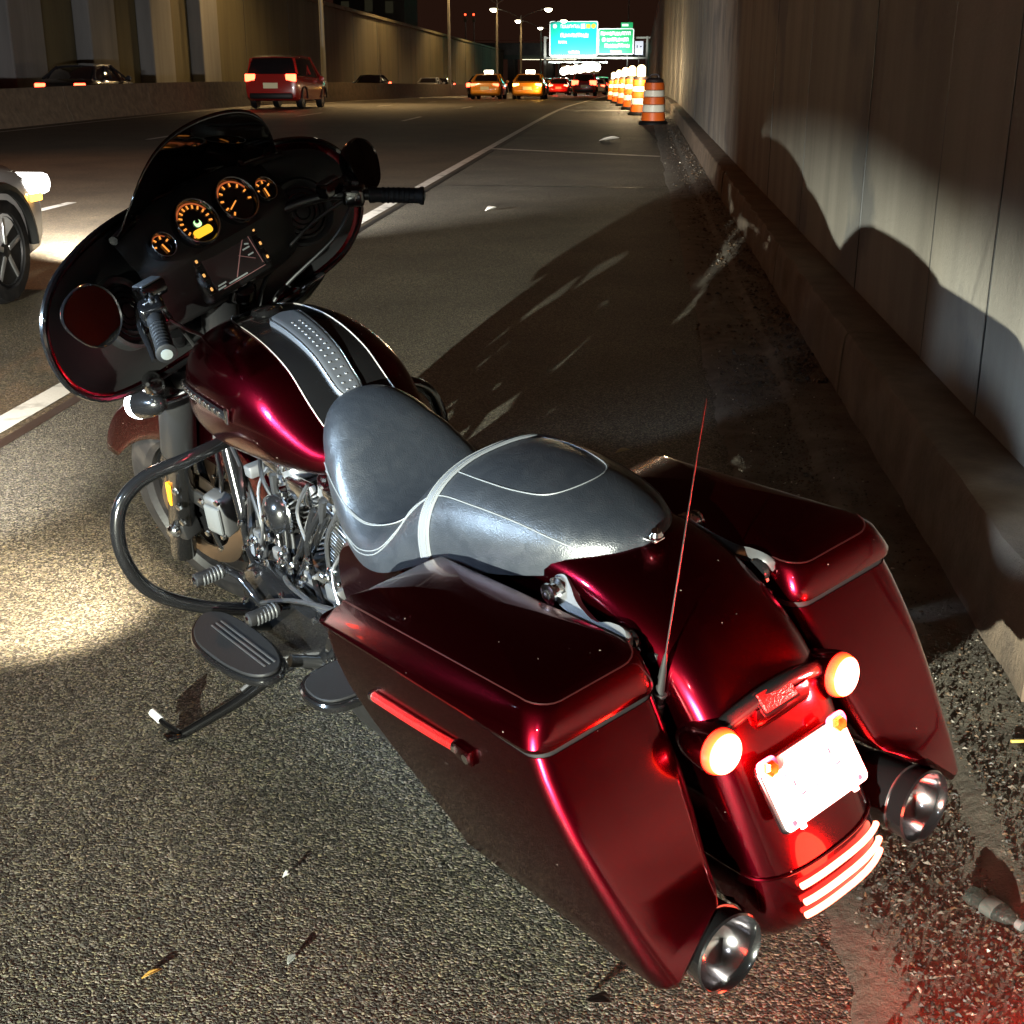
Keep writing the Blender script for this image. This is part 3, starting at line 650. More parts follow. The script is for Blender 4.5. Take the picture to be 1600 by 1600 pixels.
# ---------------- saddlebags
def ring_at(x0, x1, y0, y1, r, zf, k=6): return [V(x, y, zf(x, y)) for x, y in rrect(x0, x1, y0, y1, r, k)]
def bag(s):
    F = (lambda vf: vf) if s == 1 else mir
    # body, level by level from the seam down; x1 front, x0 rear
    LV = [(.628, .282, -.328, .150, .378), (.600, .279, -.343, .151, .381), (.565, .268, -.362, .154, .382), (.52, .240, -.388, .158, .380), (.47, .195, -.415, .166, .374), (.42, .140, -.442, .178, .366), (.375, .085, -.466, .190, .358), (.335, .035, -.487, .202, .350)]
    rings = []
    for z, x1, x0, y0, y1 in LV: rings.append(ring_at(x0, x1, y0, y1, .030, lambda x, y, z=z: z + ((.40 - z) * .9 * max(0, min(1, (.315 - y) / .075)) if z < .40 else 0)))
    zb = lambda x, y: .300 - .02 * (x + .2) + .078 * max(0, min(1, (.315 - y) / .075)) ** 1.5
    rings.append(ring_at(-.500, .0, .212, .344, .030, zb)); rings.append(ring_at(-.497, -.012, .22, .338, .028, lambda x, y: zb(x, y) - .010)); rings.append(ring_at(-.482, -.04, .235, .325, .02, lambda x, y: zb(x, y) - .014))
    b_ = bp('saddlebag', F(loft(rings)), RED)
    # black weather seal
    bp('lid_seal', F(loft([ring_at(-.326, .280, .151, .3765, .03, lambda x, y: .6275 - .035 * max(0, (x + .1)) + .0), ring_at(-.325, .279, .151, .3765, .03, lambda x, y: .6405 - .03 * max(0, x + .1))])), RUB, b_)
    # lid: crease line separates the flat top from the flared side
    zs = lambda x: .640 - .042 * max(0, (x + .12)) ** 1.0
    def top(x): return lerp_tab([(-.34, .690), (-.30, .704), (-.15, .722), (0, .728), (.10, .722), (.18, .700), (.235, .672), (.27, .640)], x)[0]
    rr = []
    rr.append(ring_at(-.332, .288, .148, .384, .032, lambda x, y: zs(x)))
    rr.append(ring_at(-.333, .291, .147, .387, .033, lambda x, y: zs(x) + .008))
    rr.append(ring_at(-.330, .284, .149, .382, .034, lambda x, y: zs(x) + .35 * (top(x) - zs(x))))
    rr.append(ring_at(-.322, .268, .154, .368, .038, lambda x, y: zs(x) + .78 * (top(x) - zs(x))))
    rr.append(ring_at(-.314, .256, .160, .356, .040, lambda x, y: top(x) - .006))
    rr.append(ring_at(-.304, .246, .168, .346, .040, lambda x, y: top(x)))
    for q in (.75, .45, .15):
        rr.append([V(-.03 + (p.x + .03) * q, .257 + (p.y - .257) * q, top(-.03 + (p.x + .03) * q) + .006 * (1 - q)) for p in rr[5]])
    ld = bp('bag_lid', F(loft(rr)), RED, b_)
    bp('lid_pinstripe', F(tube([V(p.x, p.y, p.z + .0006) for p in rr[4]], .0013, 5, 1, closed=True, smooth=False)), M('lid_line', (.010, .002, .002), .3), ld)
    # side reflector strip with chrome ends
    pts = [V(.120, .3845, .545), (.04, .3855, .550), (-.05, .3855, .556), (-.125, .3845, .562)]
    rs = bp('red_reflector', F(tube(pts, .0092, 8, 4)), REFL, b_)
    for p in (pts[0], Vector(pts[3])): bp('reflector_end', F(lathe([(.004, -.006), (.0105, -.004), (.0105, .004), (.004, .006)], p, V(1, 0, -.07), 12)), CHR, rs)
    bp('bag_latch', F(rbox((-.145, .386, .560), (.045, .012, .028), .005)), RED, b_)
    bp('latch_lock', F(lathe([(.008, 0), (.008, .005), (.002, .006)], (-.16, .391, .562), (0, 1, 0), 12)), CHR, b_)
    if 0: bp('bag_guard', F(tube([(.30, .17, .46), (.31, .24, .40), (.27, .31, .36), (.16, .33, .33), (.05, .32, .31)], .011, 10)), BLKG, b_)
    return b_
bag(1); bag(-1)
# docking hardware on the fender struts
for s in (1, -1):
    y = .140 * s
    poly = spl([(-.080, .722), (-.100, .736), (-.125, .722), (-.150, .704), (-.200, .690), (-.235, .700), (-.268, .698), (-.278, .672), (-.255, .660), (-.215, .664), (-.150, .680), (-.10, .695)], 4, closed=True)
    m = frame((-.18, .137 * s, .702), (0, .80 * s, .60), (0, -.6 * s, .8)); sg_ = 1 if m.col[0][0] > 0 else -1
    dk = bp('fender_bracket', plate([((p.x + .18) * sg_, p.y - .700) for p in poly], .016, m, .003), M('bracket_grey', (.055, .055, .058), .42, .5))
    for bx_, bz in ((-.100, .717), (-.257, .684)):
        bp('docking_bushing', lathe([(.019, 0), (.021, .004), (.021, .010), (.014, .014), (.014, .022), (.018, .025), (.018, .030), (.006, .033)], (bx_, .133 * s, bz), (0, s, 0), 18), BLKG if bx_ < -.2 else CHR, dk)
        bolt((bx_, .163 * s, bz), (0, s, 0), .009, .008, parent=dk); bolt((bx_ - .016, .136 * s, bz - .010), (-.4, s, .3), .006, .006, parent=dk)
    bp('strut_cover', rbox((-.10, .118 * s, .645), (.40, .02, .05), .008), BLK, dk)
# antenna
ab = V(-.293, .134, .560); ad = V(-.300, .012, .99).normalized()
an = bp('antenna', lathe([(.011, 0), (.011, .030), (.008, .040), (.0055, .10), (.0032, .13), (.0014, .14), (.0009, .56), (.0014, .565), (.0014, .575), (.001, .578)], ab, ad, 12), MATT)
for h in (.032, .052): bp('antenna_collar', lathe([(.0115, 0), (.0125, .003), (.0115, .006)], ab + ad * h, ad, 12), STEEL, an)
bp('antenna_bracket', rbox((-.293, .128, .553), (.035, .03, .012), .003), BLK, an)

# ---------------- exhaust
for s in (1, -1):
    o = V(.55, .195 * s, .262); e = V(-.506, .222 * s, .300); d = (e - o).normalized(); L_ = (e - o).length
    mf = bp('muffler', lathe([(.022, -.25), (.03, -.12), (.046, 0), (.052, .05), (.052, L_ - .12), (.053, L_ - .10)], o, d, 32), BLK)
    bp('muffler_tip', lathe([(.0535, L_ - .11), (.0560, L_ - .10), (.0575, L_ - .03), (.0610, L_ - .004), (.0625, L_ + .002), (.0600, L_ + .005), (.0565, L_ + .001), (.0535, L_ - .010)], o, d, 40, cap=False), BLKG, mf)
    bp('tip_ring', tube([o + d * (L_ - .030) + (Matrix.Rotation(a, 3, d) @ d.orthogonal().normalized()) * .0585 for a in [2 * PI * j / 32 for j in range(32)]], .0016, 5, 1, closed=True, smooth=False), STEEL, mf)
    bp('tip_bowl', lathe([(.0535, L_ - .010), (.050, L_ - .024), (.042, L_ - .038), (.030, L_ - .050), (.016, L_ - .056), (.001, L_ - .058)], o, d, 40, cap=False), M('polished_bowl', (.40, .38, .40), .14, 1.), mf)

# ---------------- frame and engine
for s in (1, -1):
    bp('frame_tube', tube([(1.36, .045 * s, .78), (1.30, .07 * s, .60), (1.22, .10 * s, .35), (1.12, .12 * s, .20), (.90, .13 * s, .165), (.5, .13 * s, .17), (.30, .12 * s, .24), (.22, .11 * s, .45), (.25, .11 * s, .60)], .018, 12), BLKG)
bp('frame_backbone', tube([(1.38, 0, .86), (1.1, 0, .74), (.7, 0, .68), (.4, 0, .60)], .028, 12), BLK)
eng = bp('crankcase', loft([[V(x, y * sc, .31 + z * sc2) for y, z in rrect(-.15, .15, -.12, .12, .05, 4)] for x, sc, sc2 in ((.46, .6, .5), (.52, .92, .85), (.70, 1, 1), (.95, 1, 1.0), (1.06, .9, .85), (1.12, .55, .45))]), BLK)
pol = spl([(1.085, .30), (1.06, .385), (.97, .42), (.85, .405), (.70, .395), (.57, .41), (.48, .375), (.455, .30), (.48, .235), (.58, .205), (.75, .215), (.90, .195), (1.03, .215)], 5, closed=True)
m = Matrix(((1, 0, 0, 0), (0, 0, 1, .145), (0, 1, 0, 0), (0, 0, 0, 1)))
pcv = bp('primary_cover', plate([(p.x, p.y) for p in pol], .062, m, .016), BLKG, eng)
bp('derby_cover', lathe([(.085, 0), (.085, .006), (.078, .012), (.03, .014), (.002, .014)], (.585, .205, .31), (0, 1, 0), 36), BLKG, eng)
for j in range(5): bolt((.585 + .07 * math.cos(j * 1.2566), .218, .31 + .07 * math.sin(j * 1.2566)), (0, 1, 0), .006, .005, parent=eng)
for i in range(0, len(pol), 5): bolt((pol[i].x * .97 + .023, .205, .30 + (pol[i].y - .30) * .90), (0, 1, 0), .008, .008, parent=eng)
def cylinder(sg):
    ax = V(.375 * sg, 0, .927).normalized(); o = V(.855, 0, .30); ct = bp('cylinder', lathe([(.058, .10), (.058, .315)], o, ax, 24), DARKFIN)
    def finp(h, a, b, t, name, mat, r=.03):
        mm = frame(o + ax * h, ax, (0, 1, 0))
        return bp(name, plate(rrect(-a, a, -b, b, r, 3), t, mm, .0009), mat, ct)
    for k in range(11): 
        finp(.120 + k * .0112, .074, .080, .0038, 'cooling_fin', DARKFIN)
        finp(.1208 + k * .0112, .0745, .0805, .0018, 'fin_edge', FINE)
    for k in range(4): finp(.250 + k * .0145, .080 - .001 * k, .092, .006, 'head_fin', FINE if k % 2 else DARKFIN)
    finp(.306, .078, .094, .030, 'rocker_box', ALU, .022); finp(.336, .080, .096, .016, 'rocker_cover', CHR, .024)
    for a_ in (-.06, .06):
        for b__ in (-.08, .08):
            mm = frame(o + ax * .352, ax, (0, 1, 0)); bolt(mm @ V(a_, b__, 0), ax, .008, .007, parent=ct)
    for a_ in (-.035, .0, .035):
        mm = frame(o + ax * .3, ax, (0, 1, 0)); bolt(mm @ V(a_, .094, .02), (0, 1, 0), .008, .008, parent=ct)
    bp('spark_plug', tube([o + ax * .27 + V(0, .07, 0), o + ax * .275 + V(0, .115, .01), o + ax * .30 + V(-.02, .12, .05)], .009, 8), RUB, ct)
cylinder(1); cylinder(-1)
bp('intake', tube([(.855, -.14, .56), (.855, -.05, .575), (.855, .05, .575)], .03, 12), ALU, eng)
bp('air_cleaner', lathe([(.09, 0), (.10, .01), (.10, .05), (.085, .07), (.002, .074)], (.855, -.14, .56), (0, -1, 0), 28), BLKG, eng)
hn = bp('horn', lathe([(.002, .052), (.022, .050), (.042, .040), (.052, .022), (.054, .006), (.050, 0), (.03, -.03)], (.955, .105, .53), V(.1, 1, .05), 28), BLKG)
bp('horn_rim', tube([V(.955, .115, .53) + (Matrix.Rotation(a, 3, V(.1, 1, .05).normalized()) @ V(0, 0, .054)) for a in [2 * PI * j / 28 for j in range(28)]], .004, 6, 1, closed=True, smooth=False), CHR, hn)
bolt((.958, .158, .533), V(.1, 1, .05), .008, .007, parent=hn)
bp('oil_cooler', rbox((1.19, 0, .36), (.045, .20, .16), .008), BLK, eng)
for k in range(9): bp('cooler_fin', rbox((1.216, 0, .295 + k * .016), (.01, .19, .003), .001), STEEL, eng)
bp('voltage_regulator', rbox((1.17, 0, .235), (.05, .16, .075), .008), BLK, eng)
# exhaust headers
bp('exhaust_header', tube([(1.01, -.06, .52), (1.10, -.09, .50), (1.13, -.13, .40), (1.05, -.17, .27), (.80, -.19, .235), (.55, -.195, .255)], .023, 12), BLK)
bp('exhaust_header', tube([(.70, -.06, .50), (.62, -.12, .46), (.66, -.18, .33), (.60, -.19, .265)], .023, 12), BLK)
bp('exhaust_header', tube([(.60, -.10, .24), (.45, 0, .215), (.48, .15, .235), (.55, .195, .262)], .022, 12), BLK)
# hoses, lines and cables on the left of the engine
for pts, r, m_ in ((((1.22, .09, .62), (1.10, .12, .56), (1.03, .14, .46), (1.05, .15, .36)), .006, BLK), (((1.05, .10, .63), (.98, .13, .60), (.92, .12, .50), (.90, .14, .42)), .005, RUB),
                   (((.80, .11, .64), (.84, .13, .57), (.80, .14, .48), (.82, .16, .42)), .0045, STEEL), (((.66, .12, .62), (.70, .14, .55), (.70, .15, .46), (.66, .17, .41)), .006, BLK), (((.92, .16, .40), (.80, .20, .43), (.66, .20, .42), (.55, .19, .40)), .0055, STEEL)):
    bp('hose', tube(pts, r, 8), m_, eng)
bp('engine_mount', rbox((.86, .10, .605), (.10, .03, .05), .008), CHR, eng); bp('engine_mount', rbox((.70, .095, .64), (.05, .05, .03), .008), CHR, eng)
bp('coil_cover', rbox((.985, .085, .635), (.07, .05, .035), .010), CHR, eng)
bp('knock_box', rbox((.60, .10, .66), (.10, .07, .06), .012), ALU, eng)
for k in range(2):
    sx = 1 if k else -1
    for q in (.035, -.02):
        bp('pushrod_tube', tube([(.90 + sx * .02 + q * .5, .150, .40), (.855 + sx * .10 + q, .112, .585)], .0095, 10, 2), BLKG, eng)
for pts, r, m_ in ((((1.12, .12, .60), (1.08, .15, .53), (1.10, .16, .42), (1.00, .18, .38)), .0075, BLKG), (((.99, .10, .64), (1.02, .13, .58), (1.00, .15, .50), (1.02, .16, .43)), .004, STEEL), (((.74, .12, .60), (.78, .15, .52), (.76, .16, .44), (.70, .18, .41)), .0075, BLKG),
                   (((1.16, .10, .50), (1.10, .14, .44), (1.05, .17, .37), (.98, .19, .36)), .010, BLK), (((.62, .13, .56), (.66, .16, .50), (.62, .18, .44), (.56, .19, .41)), .0045, STEEL)):
    bp('hose', tube(pts, r, 8), m_, eng)
for p, sz in (((1.06, .13, .445), (.05, .03, .035)), ((.93, .15, .445), (.06, .02, .03)), ((.78, .15, .440), (.05, .03, .03)), ((.66, .16, .445), (.06, .03, .04)), ((1.08, .10, .60), (.035, .05, .03)), ((.56, .15, .47), (.05, .03, .07))):
    bp('bracket', rbox(p, sz, .006), ALU, eng)
bp('starter_motor', lathe([(.03, 0), (.036, .01), (.036, .15), (.028, .165)], (.50, .11, .455), (1, 0, 0), 18), BLK, eng)
random.seed(3)
for i in range(44):
    bolt((random.uniform(.50, 1.13), random.uniform(.150, .182), random.uniform(.385, .50)), V(random.uniform(-.5, .3), 1, random.uniform(-.2, .7)), random.uniform(.006, .010), .008, parent=eng)

# ---------------- engine guard, boards, shifter, stand
eg = []
for s in (1, -1):
    eg.append([V(x, y * s, z) for x, y, z in ((1.19, .06, .655), (1.15, .14, .662), (1.12, .245, .665), (1.12, .350, .657), (1.12, .418, .610), (1.12, .440, .510), (1.12, .405, .400), (1.10, .30, .315), (1.06, .17, .265), (1.03, .10, .245))])
for pts in eg:
    gd = bp('engine_guard', tube(pts, .0165, 14, 8), BLKG)
    bp('guard_clamp', rbox(pts[0], (.05, .05, .045), .01), BLKG, gd); bolt(pts[0] + V(0, .026 if pts[3].y > 0 else -.026, 0), (0, 1 if pts[3].y > 0 else -1, 0), .010, .008, parent=gd)
for s in (1, -1):
    out = spl([(1.050, .325), (1.005, .372), (.940, .398), (.860, .404), (.770, .398), (.690, .378), (.660, .345), (.672, .310), (.735, .282), (.83, .270), (.94, .272), (1.02, .288)], 5, closed=True)
    P2 = [(p.x, p.y * s) for p in out]; mz = Matrix.Translation((0, 0, .310))
    fb = bp('footboard', plate(P2, .016, mz, .004), BLKG)
    cx, cy = .85, .335 * s
    bp('footboard_pad', plate([(cx + (x - cx) * .93, cy + (y - cy) * .88) for x, y in P2], .008, Matrix.Translation((0, 0, .3255)), .003), RUB, fb)
    for yy in (-.022, -.010, .002): bp('pad_rib', rbox((.835, cy + yy, .3345), (.26, .005, .003), .001), M('pad_rib', (.016, .016, .017), .5), fb)
    bp('board_bracket', tube([(.95, .27 * s, .305), (.97, .20 * s, .27), (.98, .14 * s, .22)], .014, 10), BLK, fb); bp('board_bracket', tube([(.73, .27 * s, .305), (.72, .2 * s, .27), (.72, .14 * s, .22)], .014, 10), BLK, fb)
# heel-toe shifter
sh = bp('shift_lever', tube([(1.055, .245, .405), (1.00, .235, .40), (.94, .228, .36), (.88, .228, .355), (.82, .235, .385), (.80, .240, .395)], .009, 10), BLKG)
for o in (V(1.055, .245, .405), V(.80, .24, .395)):
    bp('shift_peg', lathe([(.010, 0), (.0155, .004), (.0155, .058), (.0165, .062), (.015, .072), (.004, .074)], o, V(0, 1, .05), 18), RUB, sh)
    for k in range(6): bp('peg_ring', lathe([(.0155, 0), (.0172, .002), (.0172, .004), (.0155, .006)], o + V(0, .008 + k * .0088, 0), V(0, 1, .05), 16, cap=False), M('peg_rubber', (.02, .021, .023), .5), sh)
    bolt(o + V(0, .074, .003), (0, 1, .05), .009, .006, parent=sh)
bp('shift_rod', tube([(.90, .235, .37), (.78, .215, .41), (.62, .20, .44), (.50, .19, .44)], .0055, 8, 3), STEEL, sh)
# passenger boards
for s in (1, -1):
    pb = bp('passenger_footboard', plate([(p.x, p.y * s) for p in spl([(.56, .20), (.575, .30), (.53, .345), (.45, .345), (.41, .30), (.42, .20)], 5, closed=True)], .018, Matrix.Translation((0, 0, .338)), .004), BLKG)
    bp('board_pad', plate([(p.x, p.y * s) for p in spl([(.55, .21), (.56, .295), (.525, .335), (.455, .335), (.425, .295), (.43, .21)], 5, closed=True)], .006, Matrix.Translation((0, 0, .3555)), .002), RUB, pb)
    bp('board_arm', tube([(.50, .22 * s, .345), (.50, .16 * s, .34), (.48, .12 * s, .32)], .014, 10), BLK, pb)
# side stand
stn = bp('side_stand', tube([(.955, .165, .180), (.95, .22, .160), (.965, .31, .125), (.99, .40, .098), (1.007, .455, .082)], lambda t: .015 - .004 * t, 12), BLKG)
bp('stand_foot', tr(rbox((0, 0, 0), (.055, .035, .010), .004), frame((1.012, .468, .0835), V(0, -.17, 1), (1, 0, 0))), BLKG, stn)
bp('stand_tab', tube([(1.01, .46, .086), (1.055, .474, .096), (1.10, .478, .105)], .007, 8), BLKG, stn)
bp('tab_sleeve', lathe([(.008, 0), (.0095, .002), (.0095, .038), (.006, .042)], (1.075, .476, .100), V(.98, .1, .19), 14), M('white_sleeve', (.8, .82, .82), .4), stn)
bp('stand_spring', tube([(.95, .19, .19), (.96, .26, .165), (.965, .31, .145)], .006, 6), STEEL, stn)
bolt((.955, .178, .185), (0, 1, 0), .013, .012, parent=stn)
# lamp light thrown by the lit lenses
def wp(p): return BM @ Vector(p)
for s in (1, -1): lamp('rear_signal_light', 'SPOT', wp((-.472, .128 * s, .568)), 85.0, (1, .014, .012), wp((-.472 - .26, (.128 - 1.0) * s, .568 + .06)), .014, 174, .25)
for s in (-1,): lamp('rear_signal_glow', 'POINT', wp((-.500, .131 * s, .580)), 7.0, (1, .010, .012), size=.004)
lamp('tail_strip_light', 'POINT', wp((-.63, -.02, .33)), 9.0, (1, .05, .02), size=.05)
_o = SROT @ V(1.47, .238, .775)
_e0 = V(-1.596, 2.86, 0); _n = (V(-1.2, 3.25, 0) - _e0).cross(wp(_o) - _e0).normalized()
if _n.dot(V(-1.61, 3.4, 0) - _e0) < 0: _n = -_n
lamp('running_light', 'AREA', wp(_o) + _n * .03, 60, (1, .80, .55), wp(_o) + _n, .05)
lamp('running_light_beam', 'SPOT', wp(_o) + _n * .03, 420, (1, .84, .62), (-1.72, 3.20, 0), .03, 56, .85)
_h = SROT @ V(1.63, 0, .985)
lamp('headlight_beam', 'SPOT', wp(_h), 1600, (1, .96, .9), wp(SROT @ V(6.0, 0, .25)), .06, 70, .9)
# ================================================================ SETTING
def gz(y):
    d = y - 35
    if d <= 0: return 0.
    return -.017 * (d * d / 40 if d < 20 else d - 10)
YS = [-40, -10, 0, 5, 10, 20, 30, 35, 40, 45, 50, 55, 60, 70, 80, 100, 120, 150, 200, 300, 500, 900, 1500, 2400]
YN = [y for y in YS if y <= 300]
def strip(x0, x1, z=0, ys=None, xs=None):
    ys = ys or YS; xs = xs or (x0, x1)
    return sheet([[V(x(y) if callable(x) else x, y, gz(y) + z) for x in xs] for y in ys])

def asphalt(name, lo, hi, stone=185., warm=(1, 1, 1), bump=.9, rough=.72):
    m = bpy.data.materials.new(name); m.use_nodes = True; n = m.node_tree.nodes; L = m.node_tree.links; b = n['Principled BSDF']
    tc = n.new('ShaderNodeTexCoord'); v = n.new('ShaderNodeTexVoronoi'); v.inputs['Scale'].default_value = stone; v.inputs['Randomness'].default_value = 1
    wn = n.new('ShaderNodeTexNoise'); wn.inputs['Scale'].default_value = 60; wn.inputs['Detail'].default_value = 3
    L.new(tc.outputs['Object'], wn.inputs['Vector'])
    ad = n.new('ShaderNodeMix'); ad.data_type = 'VECTOR'; ad.inputs[0].default_value = .012
    L.new(tc.outputs['Object'], ad.inputs[4]); L.new(wn.outputs['Color'], ad.inputs[5]); L.new(ad.outputs[1], v.inputs['Vector'])
    sep = n.new('ShaderNodeSeparateColor'); L.new(v.outputs['Color'], sep.inputs[0])
    big = n.new('ShaderNodeTexNoise'); big.inputs['Scale'].default_value = .9; big.inputs['Detail'].default_value = 8; big.inputs['Roughness'].default_value = .62; L.new(tc.outputs['Object'], big.inputs['Vector'])
    mr = n.new('ShaderNodeMapRange'); mr.inputs[3].default_value = lo; mr.inputs[4].default_value = hi
    pw = n.new('ShaderNodeMath'); pw.operation = 'POWER'; pw.inputs[1].default_value = 2.2; L.new(sep.outputs[0], pw.inputs[0]); L.new(pw.outputs[0], mr.inputs[0])
    ml = n.new('ShaderNodeMath'); ml.operation = 'MULTIPLY'
    b2 = n.new('ShaderNodeMapRange'); b2.inputs[1].default_value = .3; b2.inputs[2].default_value = .7; b2.inputs[3].default_value = .62; b2.inputs[4].default_value = 1.3; L.new(big.outputs['Fac'], b2.inputs[0])
    L.new(mr.outputs[0], ml.inputs[0]); L.new(b2.outputs[0], ml.inputs[1])
    # tint some stones
    hs = n.new('ShaderNodeCombineColor'); 
    t1 = n.new('ShaderNodeMapRange'); t1.inputs[3].default_value = 1.02 * warm[0]; t1.inputs[4].default_value = 1.22 * warm[0]; L.new(sep.outputs[1], t1.inputs[0])
    t2 = n.new('ShaderNodeMapRange'); t2.inputs[3].default_value = .58 * warm[2]; t2.inputs[4].default_value = .90 * warm[2]; L.new(sep.outputs[2], t2.inputs[0])
    a1 = n.new('ShaderNodeMath'); a1.operation = 'MULTIPLY'; L.new(ml.outputs[0], a1.inputs[0]); L.new(t1.outputs[0], a1.inputs[1])
    a2 = n.new('ShaderNodeMath'); a2.operation = 'MULTIPLY'; L.new(ml.outputs[0], a2.inputs[0]); L.new(t2.outputs[0], a2.inputs[1])
    L.new(a1.outputs[0], hs.inputs[0]); L.new(ml.outputs[0], hs.inputs[1]); L.new(a2.outputs[0], hs.inputs[2]); L.new(hs.outputs[0], b.inputs['Base Color'])
    b.inputs['Roughness'].default_value = rough; b.inputs['Specular IOR Level'].default_value = .45
    inv = n.new('ShaderNodeMath'); inv.operation = 'MULTIPLY_ADD'; inv.inputs[1].default_value = -1; inv.inputs[2].default_value = 1; L.new(v.outputs['Distance'], inv.inputs[0])
    hh = n.new('ShaderNodeMath'); hh.operation = 'MULTIPLY'; L.new(inv.outputs[0], hh.inputs[0])
    hr = n.new('ShaderNodeMapRange'); hr.inputs[3].default_value = .45; hr.inputs[4].default_value = 1.1; L.new(sep.outputs[1], hr.inputs[0]); L.new(hr.outputs[0], hh.inputs[1])
    bu = n.new('ShaderNodeBump'); bu.inputs['Strength'].default_value = bump; bu.inputs['Distance'].default_value = .0055
    L.new(hh.outputs[0], bu.inputs['Height']); L.new(bu.outputs['Normal'], b.inputs['Normal'])
    return m
def concrete(name, c, c2, scale=3., streak=False, rough=.85, bump=.35, stain=None):
    m = bpy.data.materials.new(name); m.use_nodes = True; n = m.node_tree.nodes; L = m.node_tree.links; b = n['Principled BSDF']
    geo = n.new('ShaderNodeNewGeometry'); mp = n.new('ShaderNodeMapping'); L.new(geo.outputs['Position'], mp.inputs[0])
    if streak: mp.inputs['Scale'].default_value = (1, 1, .10)
    t = n.new('ShaderNodeTexNoise'); t.inputs['Scale'].default_value = scale; t.inputs['Detail'].default_value = 9; t.inputs['Roughness'].default_value = .62
    L.new(mp.outputs[0], t.inputs['Vector'])
    rp = n.new('ShaderNodeMapRange'); rp.inputs[1].default_value = .33; rp.inputs[2].default_value = .68; L.new(t.outputs['Fac'], rp.inputs[0])
    mx = n.new('ShaderNodeMix'); mx.data_type = 'RGBA'; mx.inputs[6].default_value = (*c, 1); mx.inputs[7].default_value = (*c2, 1); L.new(rp.outputs[0], mx.inputs[0])
    out = mx.outputs[2]
    if stain:
        t3 = n.new('ShaderNodeTexNoise'); t3.inputs['Scale'].default_value = .75; t3.inputs['Detail'].default_value = 5; L.new(geo.outputs['Position'], t3.inputs['Vector'])
        r3 = n.new('ShaderNodeMapRange'); r3.inputs[1].default_value = .55; r3.inputs[2].default_value = .62; L.new(t3.outputs['Fac'], r3.inputs[0])
        m3 = n.new('ShaderNodeMix'); m3.data_type = 'RGBA'; m3.inputs[7].default_value = (*stain, 1); L.new(out, m3.inputs[6])
        sc = n.new('ShaderNodeMath'); sc.operation = 'MULTIPLY'; sc.inputs[1].default_value = .75; L.new(r3.outputs[0], sc.inputs[0]); L.new(sc.outputs[0], m3.inputs[0]); out = m3.outputs[2]
    L.new(out, b.inputs['Base Color']); b.inputs['Roughness'].default_value = rough
    t2 = n.new('ShaderNodeTexNoise'); t2.inputs['Scale'].default_value = 38; t2.inputs['Detail'].default_value = 8; t2.inputs['Roughness'].default_value = .7; L.new(geo.outputs['Position'], t2.inputs['Vector'])
    bu = n.new('ShaderNodeBump'); bu.inputs['Strength'].default_value = bump; bu.inputs['Distance'].default_value = .012
    L.new(t2.outputs['Fac'], bu.inputs['Height']); L.new(bu.outputs['Normal'], b.inputs['Normal'])
    MATS[name] = m; return m
ASPH = asphalt('coarse_asphalt', .012, .20, bump=1.0)
ROAD = asphalt('road_asphalt', .03, .11, 90, warm=(1.15, 1, .8), bump=.5, rough=.6)
EARTH = concrete('bare_earth', (.03, .028, .022), (.05, .045, .04))
CONC = concrete('kerb_concrete', (.13, .092, .06), (.055, .038, .025), 5, bump=.9)
PAN = concrete('gutter_concrete', (.125, .11, .085), (.045, .038, .03), 6, bump=.9)
WALLM = concrete('wall_concrete', (.165, .148, .12), (.08, .07, .056), 1.6, streak=True, bump=.35, stain=(.055, .055, .055))
WALLM2 = concrete('far_wall_concrete', (.11, .095, .05), (.055, .047, .026), .8, streak=True)
PIL = concrete('pilaster_concrete', (.20, .20, .20), (.12, .12, .12), 1.2, streak=True)
LINE = dirt(M('road_paint', (.62, .60, .54), .6, bump=(60, .4, .003, 'noise')), (.16, .15, .13), 7, .52, .75)
TAR = M('tar_seam', (.008, .008, .008), .45)

mk('ground', sheet([[V(x, y, gz(y) - .35) for x in (-900, -60, 1.6, 60, 900)] for y in YS]), EARTH, kind='structure', smooth=0)
mk('road', strip(-14.75, -2.55, 0, YS), ROAD, kind='structure', smooth=0)
mk('ramp_road', strip(-20.3, -15.3, -.006, YN), ROAD, kind='structure', smooth=0)
mk('road_edge', strip(-15.3, -14.75, -.05, YN), CONC, kind='structure', smooth=0)
mk('shoulder', strip(-2.55, .40, 0, YN), ASPH, kind='structure', smooth=0)
# gutter pan with ragged inner edge
random.seed(11)
ys = [-3 + .06 * i for i in range(160)] + [6.6 + .5 * i for i in range(60)] + [36 + 6 * i for i in range(20)]
edge = [.405 + .010 * math.sin(y * 1.7) + .008 * math.sin(y * 4.3 + 1) + random.uniform(-.012, .012) for y in ys]
mk('gutter', sheet([[V(e - .02, y, gz(y) + .001), V(e, y, gz(y) + .010 + .004 * math.sin(y * 5)), V(.62, y, gz(y) + .016), V(.70 + random.uniform(-.008, .008), y, gz(y) + .014), V(.735 + random.uniform(-.008, .008), y, gz(y) + .036), V(.965, y, gz(y) + .040)] for y, e in zip(ys, edge)]), PAN, kind='structure')
